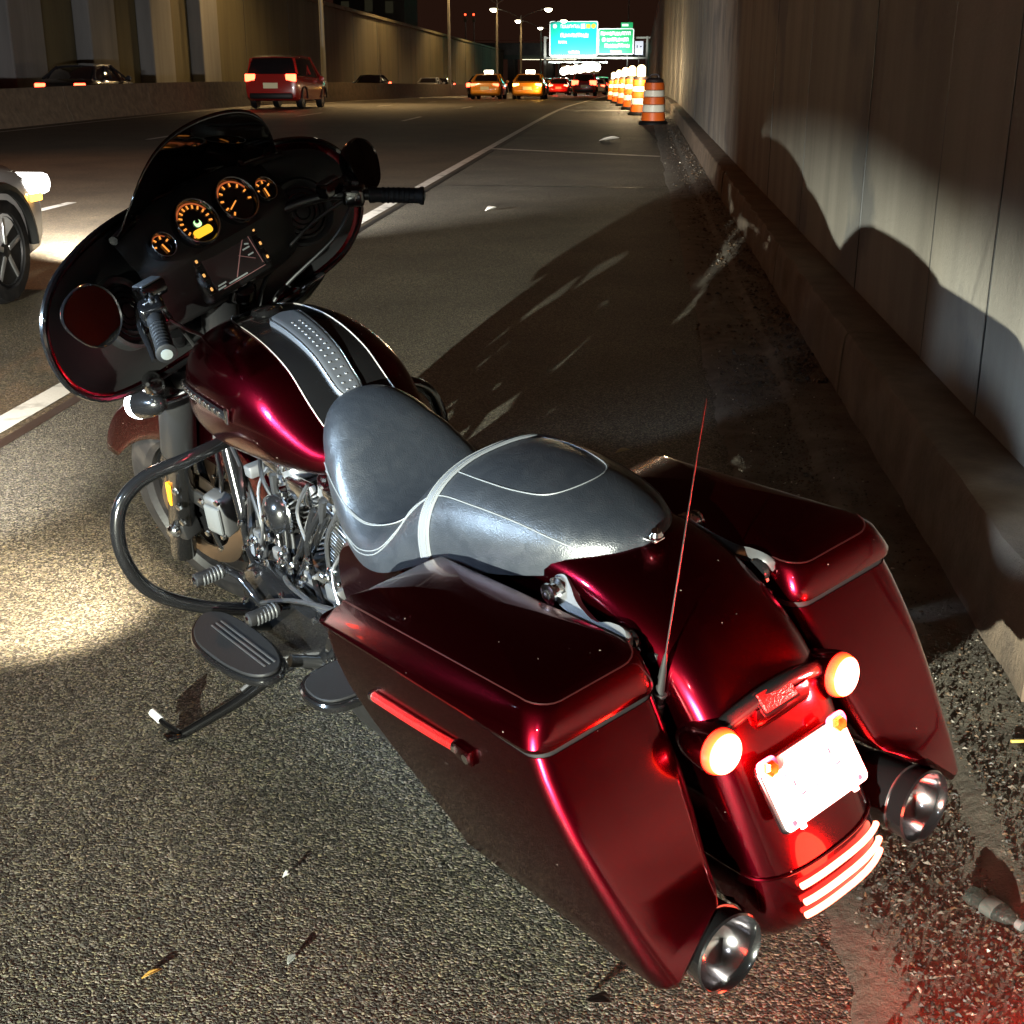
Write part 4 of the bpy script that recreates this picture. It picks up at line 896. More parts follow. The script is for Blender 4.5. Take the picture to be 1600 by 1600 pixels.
# kerb (a low concrete ledge along the wall), in cast blocks
kerb = empty('kerb'); tag(kerb, kind='structure')
def kerb_block(y0, y1, name='kerb_block'):
    n = 24; rows = []
    for i in range(n + 1):
        y = y0 + (y1 - y0) * i / n; e = .004 * math.sin(y * 9) + random.uniform(-.006, .006)
        rows.append([V(x + e * k, y, gz(y) + z) for x, z, k in ((.945, -.02, 1), (.938, .05, 1), (.944, .20, 1.3), (.952, .300, 1.5), (.962, .318, 1.5), (.985, .324, 1), (1.19, .322, 0), (1.19, -.02, 0))])
    return mk(name, loft(rows), CONC, kerb)
y = 2.80
while y < 60: kerb_block(y + .006, y + 2.994); y += 3.0
mk('kerb_block', loft([[V(x, yy, gz(yy) + z) for x, z in ((.955, -.02), (.942, .20), (.975, .318), (1.19, .322), (1.19, -.02))] for yy in range(63, 303, 12)]), CONC, kerb)
ch = mk('broken_kerb_end', rbox((1.02, 2.66, .07), (.17, .20, .22), .05, 3), PAN, label='pale broken lump of concrete at the near end of the kerb', cat='concrete', smooth=30)
for v_ in ch.data.vertices: v_.co += Vector((random.uniform(-.015, .015), random.uniform(-.02, .02), random.uniform(-.02, .015)))
# painted markings and seams
mk('edge_line', strip(-2.735, -2.605, .004, [y for y in YN if y <= 200]), LINE, kind='structure', smooth=0)
for y0, y1, x0, x1 in ((23.75, 22.0, -2.60, .38), (45.2, 44.6, -2.60, .38)):
    mk('cross_line', sheet([[V(x, y0 + (y1 - y0) * (x - x0) / (x1 - x0) + d, gz(y0) + .004) for x in (x0, (x0 + x1) / 2, x1)] for d in (-.11, .11)]), LINE, kind='structure', smooth=0)
mk('tar_seam', sheet([[V(x, 16.5 - .15 * (x + 2.5) / 3 + d, .003) for x in (-2.5, -1, .39)] for d in (-.03, .03)]), TAR, kind='structure', smooth=0)
mk('tar_seam', strip(-2.56, -2.50, .003, [-10, 0, 10, 20, 30, 35, 45, 55]), TAR, kind='structure', smooth=0)
dash_y = list(range(-4, 130, 12))
for xl in (-6.2, -9.8, -13.6):
    for yy in dash_y:
        if xl == -13.6: continue
        y0 = yy + (3 if xl == -6.2 else 6); mk('lane_dash', strip(xl - .06, xl + .06, .004, [y0, y0 + 1.5, y0 + 3]), LINE, kind='structure', smooth=0)
mk('left_edge_line', strip(-14.2, -14.08, .004, YN), LINE, kind='structure', smooth=0)

# right-hand retaining wall, cast panels
rw = empty('retaining_wall', label='tall streaked concrete retaining wall running along the right of the shoulder', cat='wall')
joints = [-5.5, -3.0, -.5, 2.0, 4.38, 5.28, 7.0, 9.55, 12.0, 14.45, 17.0, 19.5, 21.0, 23.5] + [26 + 2.5 * i for i in range(15)]
for a, b_ in zip(joints[:-1], joints[1:]):
    off = random.uniform(-.002, .002); x0 = 1.175 + off; n = 12
    pts = [(x0, a + .010), (x0, b_ - .010)]; z0 = gz(a) + .0
    ring = lambda z, i=0.: [V(x0 + i, a + .004 + i, z), V(x0 + i, b_ - .004 - i, z), V(x0 + .25, b_ - .004, z), V(x0 + .25, a + .004, z)]
    rings = [ring(z0 - .05), ring(z0 + .5), ring(z0 + 2.5), ring(z0 + 5.985, 0), ring(z0 + 6.0, .012)]
    rings = [[V(p.x, p.y, p.z) for p in r_] for r_ in rings]
    pn = mk('panel', loft(rings), WALLM, rw, smooth=0)
for jy in joints[1:-1]: mk('joint_seal', box((1.1795, jy, gz(jy) + 3.0), (.014, .012, 6.0)), TAR, rw, smooth=0)
mk('panel_backing', box((1.30, 27, 2.9), (.22, 68, 5.9)), TAR, rw, smooth=0)
rp_ = mk('far_panel', loft([[V(1.178, y, gz(y) - .05), V(1.178, y, gz(y) + 6), V(1.5, y, gz(y) + 6), V(1.5, y, gz(y) - .05)] for y in (61.02, 80, 100, 150, 200, 300)]), WALLM, rw, smooth=0)
mk('coping', loft([[V(1.14, y, gz(y) + 6.02), V(1.14, y, gz(y) + 6.3), V(1.6, y, gz(y) + 6.3), V(1.6, y, gz(y) + 6.02)] for y in (-6, 30, 35, 45, 55, 80, 150, 300)]), WALLM, rw, smooth=0)

# left retaining wall with pilasters
lw = empty('retaining_wall', label='olive stained retaining wall across the road on the left, with grey pilasters', cat='wall')
mk('wall_face', loft([[V(-20.6, y, gz(y) - .1), V(-20.6, y, gz(y) + 5.7), V(-21.4, y, gz(y) + 5.7), V(-21.4, y, gz(y) - .1)] for y in (20, 35, 45, 55, 70, 100, 150, 205)]), WALLM2, lw, smooth=0)
mk('wall_cap', loft([[V(-20.45, y, gz(y) + 5.72), V(-20.45, y, gz(y) + 5.95), V(-21.5, y, gz(y) + 5.95), V(-21.5, y, gz(y) + 5.72)] for y in (20, 35, 45, 55, 70, 100, 150, 205)]), WALLM2, lw, smooth=0)
for yy in (30.4, 36.8, 43.1, 49.5, 55.8, 62.2):
    mk('pilaster', loft([[V(px, py, gz(yy) + z) for px, py in rrect(-20.598, -19.95, yy - 1.25, yy + 1.25, .06, 2)] for z in (-.1, 5.69)]), PIL, lw, smooth=0)
for yy in range(70, 205, 9): mk('wall_joint', box((-20.598, yy, gz(yy) + 2.8), (.02, .06, 5.7)), TAR, lw, smooth=0)
# jersey barrier between road and ramp
jb = empty('jersey_barrier', label='long low concrete barrier on the far left edge of the road', cat='barrier')
BX = lambda y: -15.05
yy = 22.
while yy < 150:
    y1 = yy + 5.96
    mk('barrier_block', loft([[V(-15.05 + x, y, gz(y) + z) for x, z in ((-.30, -.06), (-.30, .08), (-.17, .33), (-.10, .86), (-.085, .88), (.085, .88), (.10, .86), (.17, .33), (.30, .08), (.30, -.06))] for y in (yy, (yy + y1) / 2, y1)]), CONC, jb)
    yy += 6
# street lamps on the barrier line
POLE = M('lamp_pole', (.30, .29, .26), .5, .6); LUM = M('luminaire', (1, .9, .7), .4, emit=(1, .90, .66), es=22)
def street_lamp(x, y, h, label, arms=(1, -1), lit=True, reach=2.9):
    g = gz(y); t = empty('street_lamp', (x, y, g), label=label, cat='street lamp', group='street lamps along the barrier')
    mk('pole', lathe([(.16, .0), (.16, .9), (.13, .95), (.11, 4), (.07, h)], (0, 0, 0), (0, 0, 1), 12), POLE, t)
    for s in arms:
        mk('arm', tube([(0, 0, h - .35), (.9 * s, 0, h + .15), (2 * s, 0, h + .55), (reach * s, 0, h + .75)], .045, 8, 4), POLE, t)
        hd = mk('lamp_head', rbox((reach * s + .25 * s, 0, h + .80), (.8, .32, .16), .06, 2), POLE, t)
        mk('lamp_glass', lathe([(.001, -.34), (.26, -.28), (.42, -.10), (.44, 0), (.05, .03)], (reach * s + .3 * s, 0, h + .71), (0, 0, 1), 16), LUM, hd)  # glass oversized, the lamp's glare is built into its shape
        if lit: lamp('street_light', 'SPOT', (x + reach * s + .3 * s, y, g + h + .45), lit, (1, .62, .24), (x + reach * s + .3 * s, y, g), .2, 150, .5)
street_lamp(-15.05, 63.8, 9.0, 'nearest street lamp pole, thick and pale, left of the red van', lit=11000)
street_lamp(-15.05, 107, 9.0, 'second street lamp pole, standing where the left wall ends', lit=11000)
street_lamp(-14.2, 135, 8.8, 'street lamp pole rising behind the yellow taxi', lit=9000)
street_lamp(-14.0, 160, 8.6, 'street lamp with both bright heads seen, between two poles', lit=9000)
street_lamp(-14.0, 192, 8.8, 'shortest looking lamp pole, just left of the green signs', lit=0)
sr = empty('sign_pole', (-1.9, 205, gz(205)), label='thin pale pole rising above the right green sign', cat='pole')
mk('pole', lathe([(.14, 0), (.10, 11), (.07, 17)], n=10), POLE, sr)
# street lamps up on the side street
for x, y, z, lab in ((-26.6, 165, 4.6, 'lone bright lamp on a short arm over the left wall'), (-29.9, 165, 5.5, 'dim amber lamp on a short arm over the left wall')):
    t = empty('wall_lamp', (x, y, gz(y)), label=lab, cat='street lamp')
    h = z - gz(y); mk('pole', lathe([(.06, 0), (.05, h)], (-1.6, 0, 0), n=8), POLE, t); mk('arm', tube([(-1.6, 0, h - .1), (-.8, 0, h + .1), (0, 0, h + .05)], .04, 6, 3), POLE, t)
    mk('lamp_glass', lathe([(.001, -.34), (.28, -.2), (.36, 0), (.28, .2), (.001, .34)], (0, 0, h), n=14), LUM if 'bright' in lab else M('amber_lamp', (1, .5, .2), .4, emit=(1, .55, .2), es=2), t)

# overpass and what stands on it
OPC = concrete('overpass_concrete', (.12, .11, .10), (.07, .065, .06), .5)
ov = empty('overpass', (0, 230, 0), label='dark road bridge crossing behind the green signs', cat='bridge')
mk('deck', box((-20, 0, 3.15), (70, 9, 1.0)), OPC, ov, smooth=0); mk('girder', box((-20, -4.0, 2.30), (70, .5, .68)), M('girder_green', (.05, .065, .05), .6), ov, smooth=0)
mk('parapet', box((-20, -4.45, 4.1), (70, .25, .88)), OPC, ov, smooth=0); mk('rail', box((-20, -4.45, 4.95), (70, .06, .08)), M('bridge_rail', (.18, .03, .02), .5), ov, smooth=0)
for px in (-34, -21.5, -15.05, 2.2): mk('pier', box((px, 0, -.6), (1.1, 7, 5.2)), OPC, ov, smooth=0)
mk('soffit_glow', box((-15, -4.3, 1.93), (9, .2, .05)), M('soffit_glow_paint', (1, .9, .7), .4, emit=(1, .85, .6), es=3.5), ov, smooth=0)  # glowing strip painted in for light falling on the deck's underside
SIGR = M('signal_red', (.5, .02, .01), .4, emit=(1, .06, .02), es=6); SIGB = M('signal_box', (.08, .05, .02), .6)
for x, lab in ((-29.0, 'traffic signal showing red above the bridge, left one'), (-27.6, 'traffic signal showing red above the bridge, right one')):
    t = empty('traffic_signal', (x, 226, 4.5), label=lab, cat='traffic signal', group='traffic signals on the bridge')
    mk('post', lathe([(.09, 0), (.07, 4.6)], n=8), POLE, t); hd = mk('signal_head', rbox((0, -.2, 4.0), (.5, .35, 1.4), .05), SIGB, t)
    for k, mm in enumerate((SIGR, SIGB, SIGB)): mk('lens', lathe([(.17, 0), (.12, .06), (.001, .08)], (0, -.38, 4.45 - .45 * k), (0, -1, 0), 12), mm, hd)
# dark building with a lit sign over the wall
bd = empty('building', (-34, 175, 0), label='dark building above the left wall with a glowing white sign', cat='building')
BLD = concrete('dark_brick', (.03, .026, .024), (.018, .016, .016), .6)
mk('wall', box((0, 0, 6.5), (9, 10, 9.5)), BLD, bd, smooth=0); mk('roof', box((0, 0, 11.4), (9.6, 10.6, .3)), BLD, bd, smooth=0)
mk('lit_sign', box((-.5, -5.1, 5.4), (1.9, .15, 1.1)), M('lit_sign', (.9, .95, 1), .5, emit=(.88, .95, 1), es=4), bd, smooth=0); mk('lit_sign', box((-2.3, -5.1, 5.3), (.7, .15, .5)), MATS['lit_sign'], bd, smooth=0)
for k, (wx, wz) in enumerate(((-3, 8), (0, 8.2), (2.6, 8), (2.8, 5.2))): mk('window', box((wx, -5.03, wz), (1.0, .1, 1.4)), M('dark_window', (.02, .02, .025), .1, emit=(.6, .55, .3), es=.02), bd, smooth=0)

# green overhead signs on a gantry
SGL = M('sign_teal', (.0, .40, .30), .5); SGR = M('sign_green', (.005, .26, .085), .5); SGW = M('sign_white', (.85, .88, .85), .5); SGY = M('sign_yellow', (.75, .60, .03), .5)
GY = 200.; g0 = gz(GY)
gt = empty('sign_gantry', (0, GY, 0), label='pale steel gantry frame carrying the green signs', cat='gantry')
mk('beam', box((-6, .9, 2.1), (16, .25, .25)), POLE, gt, smooth=0); mk('beam', box((-6, .9, 4.9), (16, .25, .25)), POLE, gt, smooth=0)
mk('column', box((-14.0, .9, .8), (.35, .35, 8.6)), POLE, gt, smooth=0); mk('column', box((.95, .9, .8), (.3, .35, 8.6)), POLE, gt, smooth=0)
for k in range(5): mk('light_arm', tube([(-13.0 + 2.0 * k, .7, 1.9), (-13.0 + 2.0 * k, -.9, 1.55), (-13.0 + 2 * k, -1.9, 1.5)], .05, 6, 2), POLE, gt)
mk('light_rail', box((-9.0, -1.9, 1.5), (8.6, .18, .15)), SGW, gt, smooth=0)
def sign(name, x0, x1, z0, z1, mat, label):
    t = empty(name, ((x0 + x1) / 2, GY, (z0 + z1) / 2), label=label, cat='road sign'); w, h = x1 - x0, z1 - z0
    mk('border', plate(rrect(-w / 2, w / 2, -h / 2, h / 2, .25), .10, frame((0, .0, 0), (0, -1, 0))), SGW, t, smooth=0)
    mk('face', plate(rrect(-w / 2 + .14, w / 2 - .14, -h / 2 + .14, h / 2 - .14, .18), .02, frame((0, -.11, 0), (0, -1, 0))), mat, t, smooth=0)
    return t, w, h
def words(t, rows, mat=None):
    """rows of blurred lettering: (x0, x1, z, height)"""
    for x0, x1, z, hh in rows:
        x = x0; bits = []
        while x < x1:
            w_ = hh * random.uniform(.42, .62); bits += [box((x + w_ * .12, -.142, z), (w_ * .24, .012, hh * random.uniform(.75, 1))), box((x + w_ * .5, -.142, z + hh * random.choice((-.36, .0, .36))), (w_ * .7, .011, hh * .26)), box((x + w_ * .84, -.142, z - hh * .05), (w_ * .24, .0125, hh * random.uniform(.6, .9)))]
            x += w_ * 1.18
        mk('lettering', join(*bits), mat or SGW, t, smooth=0)
random.seed(5)
tL, w, h = sign('overhead_sign', -13.3, -6.25, 2.35, 7.15, SGL, 'large teal green overhead sign, left and taller of the pair')
words(tL, [(-1.9, .75, 1.72, .52), (-1.9, 2.1, .48, .60), (-2.2, -1.1, -.45, .45), (-.7, .9, -1.85, .42)])
mk('shield', plate(rrect(-.30, .30, -.30, .30, .28), .012, frame((-2.75, -.135, 1.72), (0, -1, 0))), SGW, tL, smooth=0); mk('route_square', box((1.35, -.14, 1.72), (.62, .012, .62)), SGW, tL, smooth=0)
mk('route_square', box((2.12, -.14, 1.72), (.55, .012, .55)), SGY, tL, smooth=0); mk('route_disc', plate(rrect(-.32, .32, -.32, .32, .319, 6), .012, frame((2.88, -.135, 1.74), (0, -1, 0))), SGY, tL, smooth=0)
tR, w, h = sign('overhead_sign', -6.2, -1.0, 2.55, 6.15, SGR, 'darker green overhead sign with a small tab, right of the pair')
words(tR, [(-2.2, 2.1, 1.12, .56), (-1.3, 1.6, .28, .56), (-1.6, 1.9, -.55, .56)]); words(tR, [(-.8, .8, -1.35, .34)], M('sign_lime', (.55, .7, .15), .5))
mk('shield', plate(rrect(-.28, .28, -.28, .28, .27), .012, frame((-1.75, -.135, .28), (0, -1, 0))), SGW, tR, smooth=0)
tb = mk('exit_tab', box((1.55, -.03, 2.22), (1.7, .10, .78)), SGR, tR, smooth=0); mk('tab_lettering', box((1.3, -.09, 2.25), (.9, .012, .3)), SGW, tR, smooth=0)
for x in (-12.2, -9.8, -7.4, -4.8, -2.4): lamp('sign_light', 'SPOT', (x, GY - 3.4, 1.3), 2600, (.92, 1, .95), (x, GY, 5.0), .15, 110, .6)
ws_ = empty('small_sign', (-.16, 150, gz(150)), label='small white sign with black marks beside the green signs', cat='road sign')
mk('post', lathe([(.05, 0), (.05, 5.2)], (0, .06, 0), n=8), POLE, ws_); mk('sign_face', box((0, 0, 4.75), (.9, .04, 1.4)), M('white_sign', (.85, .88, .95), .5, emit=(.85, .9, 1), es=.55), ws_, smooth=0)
mk('sign_mark', box((-.2, -.03, 4.9), (.10, .012, .3)), DKMARK, ws_, smooth=0); mk('sign_mark', box((.2, -.03, 4.9), (.16, .012, .14)), DKMARK, ws_, smooth=0)
lamp('signwash', 'SPOT', (-.5, 147.5, 1.2), 260, (.9, .95, 1), (-.16, 150, 2.9), .1, 60, .5)
# far white glare, given a made-up board and trailer ahead of the queue
lb = empty('glare_board', (-6.2, 128, gz(128)), label='glaring white light among the far traffic, on an added board and trailer', cat='light board')
bdp = mk('board', box((.6, .12, 2.25), (3.6, .14, .75)), SIGB, lb, smooth=0)
for k in range(9): mk('flood_lamp', lathe([(.36, 0), (.30, .08), (.001, .14)], (-.95 + .39 * k, 0, 2.10 + .045 * k + .08 * (k % 2)), (0, -1, 0), 14), M('flood_lamp', (1, 1, 1), .4, emit=(1, .93, .80), es=14), bdp); mk('mast', box((.6, .2, 1.5), (.15, .15, 2.0)), POLE, lb, smooth=0)
mk('chassis', box((.6, .3, .55), (2.6, 1.5, .25)), POLE, lb, smooth=0)
for s in (-1, 1): mk('wheel', lathe([(.3, -.1), (.33, 0), (.3, .1)], (.6 + 1.35 * s, .3, .33), (1, 0, 0), 14), TYRE, lb)

# traffic drums
DRO = M('drum_orange', (.75, .13, .015), .45); DRW = M('drum_white', (.80, .76, .62), .4)
def drum(x, y, lit, label):
    t = empty('traffic_drum', (x, y, gz(y)), label=label, cat='traffic drum', group='orange drums along the shoulder')
    mk('base', lathe([(.36, 0), (.36, .05), (.33, .09), (.30, .10)], n=20), RUB, t)
    zs_ = [(.02, .30, DRO), (.30, .48, DRW), (.48, .66, DRO), (.66, .82, DRW), (.82, 1.00, DRO)]
    for a, b_, mm in zs_:
        r0, r1 = .30 - .055 * a, .30 - .055 * b_; mk('band', lathe([(r0 - .03, a), (r0, a + .012), (r1, b_ - .012), (r1 - .03, b_)], n=24), mm, t)
    mk('top', lathe([(.235, 1.0), (.22, 1.06), (.15, 1.10), (.05, 1.11)], n=20), M('drum_top', (.03, .02, .02), .5), t)
    mk('handle', tube([(-.10, 0, 1.09), (-.09, 0, 1.17), (.09, 0, 1.17), (.10, 0, 1.09)], .022, 8, 3), MATS['drum_top'], t)
    if lit:
        b_ = mk('beacon', lathe([(.12, 0), (.12, .24), (.06, .30), (.01, .31)], (0, -.12, 1.10), n=14), M('beacon_lens', (1, .7, .3), .4, emit=(1, .72, .34), es=12), t)
        lamp('drum_fill_light', 'POINT', (x - .1, y - .75, gz(y) + 1.15), 220, (1, .75, .42), size=.12)  # added lamp in front of the drum to overexpose its bands
drum(.37, 33.6, False, 'nearest orange and white traffic drum by the kerb')
for k, (x, y) in enumerate(((.05, 40), (-.25, 46), (-.55, 52.5), (-.9, 60), (-1.3, 69))):
    drum(x, y, True, ('drum with a lit beacon just behind the nearest one', 'second drum with a lit beacon along the shoulder', 'third drum with a lit beacon along the shoulder', 'fourth drum with a lit beacon along the shoulder', 'farthest drum with a lit beacon along the shoulder')[k])

# ---------------------------------------------------------------- traffic
CGL = M('car_glass', (.008, .008, .010), .08, coat=1.); TLR = M('tail_lamp', (.6, .02, .01), .3, emit=(1, .06, .025), es=14); HLW = M('head_lamp', (1, 1, 1), .2, emit=(1, .97, .9), es=12)
TLD = M('tail_lamp_dim', (.5, .02, .01), .3, emit=(1, .04, .02), es=2.5); AMBL = M('amber_marker', (1, .4, .05), .3, emit=(1, .45, .06), es=6); RIMM = M('alloy_rim', (.5, .5, .52), .3, .9); PLT = M('car_plate', (.75, .70, .45), .5)
DRKR = M('dark_rim', (.03, .03, .032), .4, .8)
def ring_car(y, hw, z0, z1):
    pr = ((.86, 0), (.95, .06), (.985, .22), (1.0, .50), (.99, .70), (.95, .86), (.86, .955), (.6, 1.0))
    R_ = [V(hw * a, y, z0 + (z1 - z0) * b) for a, b in pr]
    return R_ + [V(-p.x, p.y, p.z) for p in reversed(R_)]
def car(name, kind, body, x, y, label, cat, heading=0., bright=True, brake=None, roof_lamp=False, headlight=False, glow=1.):
    t = empty(name, (x, y, gz(y)), heading, label, cat, 'traffic on the road')
    t.rotation_euler[0] = 0 if y < 45 else -.017
    if kind == 'sedan':
        st = [(-2.36, .62, .42, .72), (-2.30, .80, .30, .90), (-2.10, .88, .22, 1.00), (-1.4, .91, .20, 1.01), (-.3, .92, .20, .97), (.9, .92, .20, .95), (1.3, .91, .20, .93), (1.8, .89, .21, .86), (2.15, .82, .24, .76), (2.32, .68, .30, .66), (2.38, .50, .38, .58)]
        cb = [(-1.85, .60, .98), (-1.45, .63, 1.20), (-.95, .61, 1.39), (-.3, .62, 1.45), (.3, .62, 1.43), (.62, .64, 1.33), (1.0, .68, 1.12), (1.32, .70, .93)]
    else:
        st = [(-2.30, .74, .45, .95), (-2.26, .86, .34, 1.12), (-2.1, .92, .26, 1.15), (-1.2, .95, .24, 1.12), (0, .95, .24, 1.10), (1.0, .95, .24, 1.08), (1.5, .94, .24, 1.05), (1.95, .90, .26, .98), (2.2, .80, .30, .86), (2.3, .6, .38, .75)]
        cb = [(-2.2, .70, 1.10), (-2.05, .72, 1.45), (-1.9, .72, 1.66), (-1.0, .74, 1.74), (.2, .74, 1.72), (.6, .75, 1.58), (1.1, .78, 1.28), (1.4, .80, 1.07)]
    bz = max(s_[3] for s_ in st)
    bo = mk('body', loft([ring_car(*s_) for s_ in st]), body, t)
    gl = []
    for yy, hw, zt in cb:
        zb = .85 if kind == 'sedan' else 1.0; gl.append([V(px, yy, pz) for px, pz in ((-.80 if kind == 'sedan' else -.85, zb), (-hw - .02, zt - .06), (-hw + .06, zt - .012), (0, zt), (hw - .06, zt - .012), (hw + .02, zt - .06), (.80 if kind == 'sedan' else .85, zb))])
    mk('glasshouse', loft(gl), CGL, t, smooth=50)
    rf_ = [(yy, hw, zt) for yy, hw, zt in cb if zt > (1.36 if kind == 'sedan' else 1.6)]
    mk('roof', loft([[V(px, yy, pz) for px, pz in ((-hw - .03, zt - .09), (-hw + .02, zt - .005), (0, zt + .022), (hw - .02, zt - .005), (hw + .03, zt - .09), (0, zt - .05))] for yy, hw, zt in rf_]), body, t, smooth=50)
    for s in (-1, 1):
        mk('pillar', tube([(s * .86, cb[-1][0] - .15, cb[-1][2]), (s * (rf_[-1][1] + .02), rf_[-1][0], rf_[-1][2] - .04)], .035, 6, 2), body, t)
        mk('pillar', tube([(s * .84, cb[0][0] + .25, cb[0][2] + .02), (s * (rf_[0][1] + .02), rf_[0][0], rf_[0][2] - .04)], .05, 6, 2), body, t)
        mk('pillar', tube([(s * .89, -.3, bz - .03), (s * .66, -.3, cb[3][2] - .05)], .035, 6, 2), body, t)
        for yy in (-1.42, 1.42):
            w_ = mk('wheel', lathe([(.20, -.10), (.315, -.10), (.335, -.06), (.335, .06), (.315, .105), (.24, .11), (.22, .09)], (s * .80, yy, .335), (s, 0, 0), 22), TYRE, t)
            mk('rim', lathe([(.225, .095), (.215, .105), (.195, .075), (.06, .07), (.055, .10), (.001, .105)], (s * .80, yy, .335), (s, 0, 0), 22), DRKR, w_)
            mk('rim_spokes', join(*[tr(rbox((0, .125, 0), (.034, .17, .02), .006), frame((s * .895, yy, .335), (s, 0, 0)) @ Matrix.Rotation(2 * PI * j / 5, 4, 'Z')) for j in range(5)]), RIMM, w_)
            mk('wheel_arch', tube([(s * (st[3][1] - .005), yy + .39 * math.cos(a), .335 + .39 * math.sin(a)) for a in [PI * j / 14 for j in range(15)]], .035, 6, 1, smooth=False), MATT, t)
        zt_ = .80 if kind == 'sedan' else 1.0; hw_ = .80 if kind == 'sedan' else .86; y0 = -2.33 if kind == 'sedan' else -2.29
        tl = mk('tail_light', rbox((s * (hw_ - .16), y0 + .04, zt_), (.36 * glow, .10, (.16 if kind == 'sedan' else .24) * glow), .03), (brake or TLR) if bright else TLD, t)  # glow enlarges the lamp, so its glare is built into the shape
        hl = mk('headlight', rbox((s * .66, 2.20 if kind == 'sedan' else 2.14, .68 if kind == 'sedan' else .85), (.36, .26, .14), .05), HLW if headlight else M('headlamp_off', (.5, .5, .52), .15, coat=1.), t)
        mk('side_marker', rbox((s * .90 if kind == 'sedan' else s * .935, 1.92, .62), (.02, .16, .05), .008), AMBL if headlight else DKMARK, t)
        mk('door_mirror', lathe([(.02, -.07), (.07, -.05), (.095, 0), (.09, .05), (.075, .055)], (s * 1.02, .86, .99), (0, -1, 0), 14), body, t); mk('mirror_stalk', tube([(s * .86, .92, .93), (s * .98, .88, .97)], .022, 6, 2), MATT, t)
        for yy in (.95, -.28, -1.1): mk('door_seam', tube([(s * .918, yy, .35), (s * .924, yy, .6), (s * .915, yy, .90)], .006, 4, 2), DKMARK, t)
        mk('door_handle', rbox((s * .93, -.05, .84), (.03, .18, .03), .01), body, t)
    mk('licence_plate', box((0, -2.375 if kind == 'sedan' else -2.315, .62 if kind == 'sedan' else .75), (.5, .02, .18)), PLT, t, smooth=0)
    mk('bumper', rbox((0, -2.28 if kind == 'sedan' else -2.22, .42), (1.5, .22, .20), .06), MATT if kind != 'sedan' else body, t)
    if roof_lamp: mk('roof_lamp', rbox((0, -.1, 1.55), (.55, .25, .16), .05), M('taxi_lamp', (1, .9, .6), .4, emit=(1, .9, .65), es=9), t)
    return t
WHT = M('white_car_paint', (.55, .55, .56), .3, coat=1.); DRK = M('dark_car_paint', (.02, .02, .024), .25, coat=1.); REDC = M('red_car_paint', (.30, .015, .012), .25, coat=1.); SILV = M('silver_car_paint', (.40, .40, .42), .3, .6, coat=1.); TAXI = M('taxi_orange', (.80, .30, .02), .3, coat=1.)
car('sedan_car', 'sedan', WHT, -4.85, 6.45, 'white car passing on the left with its headlights on, nose only in view', 'car', headlight=True)
for s in (-1, 1): lamp('car_beam', 'SPOT', (-4.85 + .66 * s, 9.0, .66), 7000, (1, .97, .93), (-4.85 + .66 * s, 15, -.2), .06, 80, .8)
car('suv', 'suv', REDC, -12.4, 47, 'dark red van in the far lane with long lit tail lights', 'van')
car('sedan_car', 'sedan', DRK, -18.0, 43, 'dark car on the ramp at the far left, red lamps lit', 'car')
car('sedan_car', 'sedan', SILV, -17.4, 112, 'dark car half hidden behind the barrier, beside the left wall', 'car', headlight=False)
AMBK = M('amber_brake', (1, .4, .03), .3, emit=(1, .50, .08), es=16)
car('sedan_car', 'sedan', TAXI, -8.9, 80, 'orange taxi farther left, with a lit roof lamp', 'taxi', roof_lamp=True)
tx = car('sedan_car', 'sedan', TAXI, -6.35, 79, 'orange taxi with a glaring amber tail lamp, right of the other taxi', 'taxi', roof_lamp=True, brake=AMBK)
lamp('taxi_lamp_glow', 'POINT', (-5.7, 76.2, gz(79) + .8), 60, (1, .5, .08), size=.1)
car('sedan_car', 'sedan', WHT, -3.9, 124, 'white car in the lane nearest the drums, far ahead', 'car')
car('sedan_car', 'sedan', REDC, -6.9, 118, 'red car with bright tail lights left of the far white car', 'car', brake=M('brake_glare', (1, .1, .05), .3, emit=(1, .12, .06), es=14))
lamp('brake_glow', 'POINT', (-6.9, 114.5, gz(115) + .7), 160, (1, .06, .03), size=.1)
car('suv', 'suv', DRK, -10.2, 130, 'dark van in the middle lane with red tail lights, far ahead', 'van', glow=1.5)
car('sedan_car', 'sedan', DRK, -8.3, 102, 'dark car between the taxis and the red car', 'car')
car('suv', 'suv', SILV, -4.2, 152, 'silver van ahead of the far white car', 'van')
car('sedan_car', 'sedan', DRK, -7.8, 160, 'farthest dark car under the glaring light board', 'car')
car('sedan_car', 'sedan', SILV, -11.4, 150, 'silver car in the far lane behind the lamp poles', 'car')

far = [('sedan_car', 'sedan', DRK, -10.6, 92, 'dark car left of the left taxi in the outer lane'), ('suv', 'suv', REDC, -4.3, 108, 'red van just beyond the lit drums'), ('sedan_car', 'sedan', SILV, -8.0, 140, 'silver car ahead in the middle lane, lamps blurring together'),
       ('sedan_car', 'sedan', REDC, -4.4, 138, 'red car under the right green sign'), ('suv', 'suv', DRK, -11.8, 172, 'dark van far off in the outer lane before the bridge'), ('sedan_car', 'sedan', SILV, -4.2, 176, 'pale car close to the bridge in the near lane'), ('suv', 'suv', SILV, -8.2, 188, 'pale van right under the bridge in the middle lane')]
for n_, k_, b_, x_, y_, l_ in far: car(n_, k_, b_, x_, y_, l_, 'van' if k_ == 'suv' else 'car', glow=1.5)
for x_, y_, l_ in ((-17.6, 88, 'added oncoming car, headlights for white glow behind the barrier, nearest'), (-17.9, 122, 'added oncoming car, headlights for white glow behind the barrier, middle one'), (-17.3, 165, 'added oncoming car, headlights for white glow behind the barrier, farthest')):  # cars added for white glows among the far traffic
    car('sedan_car', 'sedan', DRK, x_, y_, l_, 'car', heading=PI, headlight=True, glow=1.5)
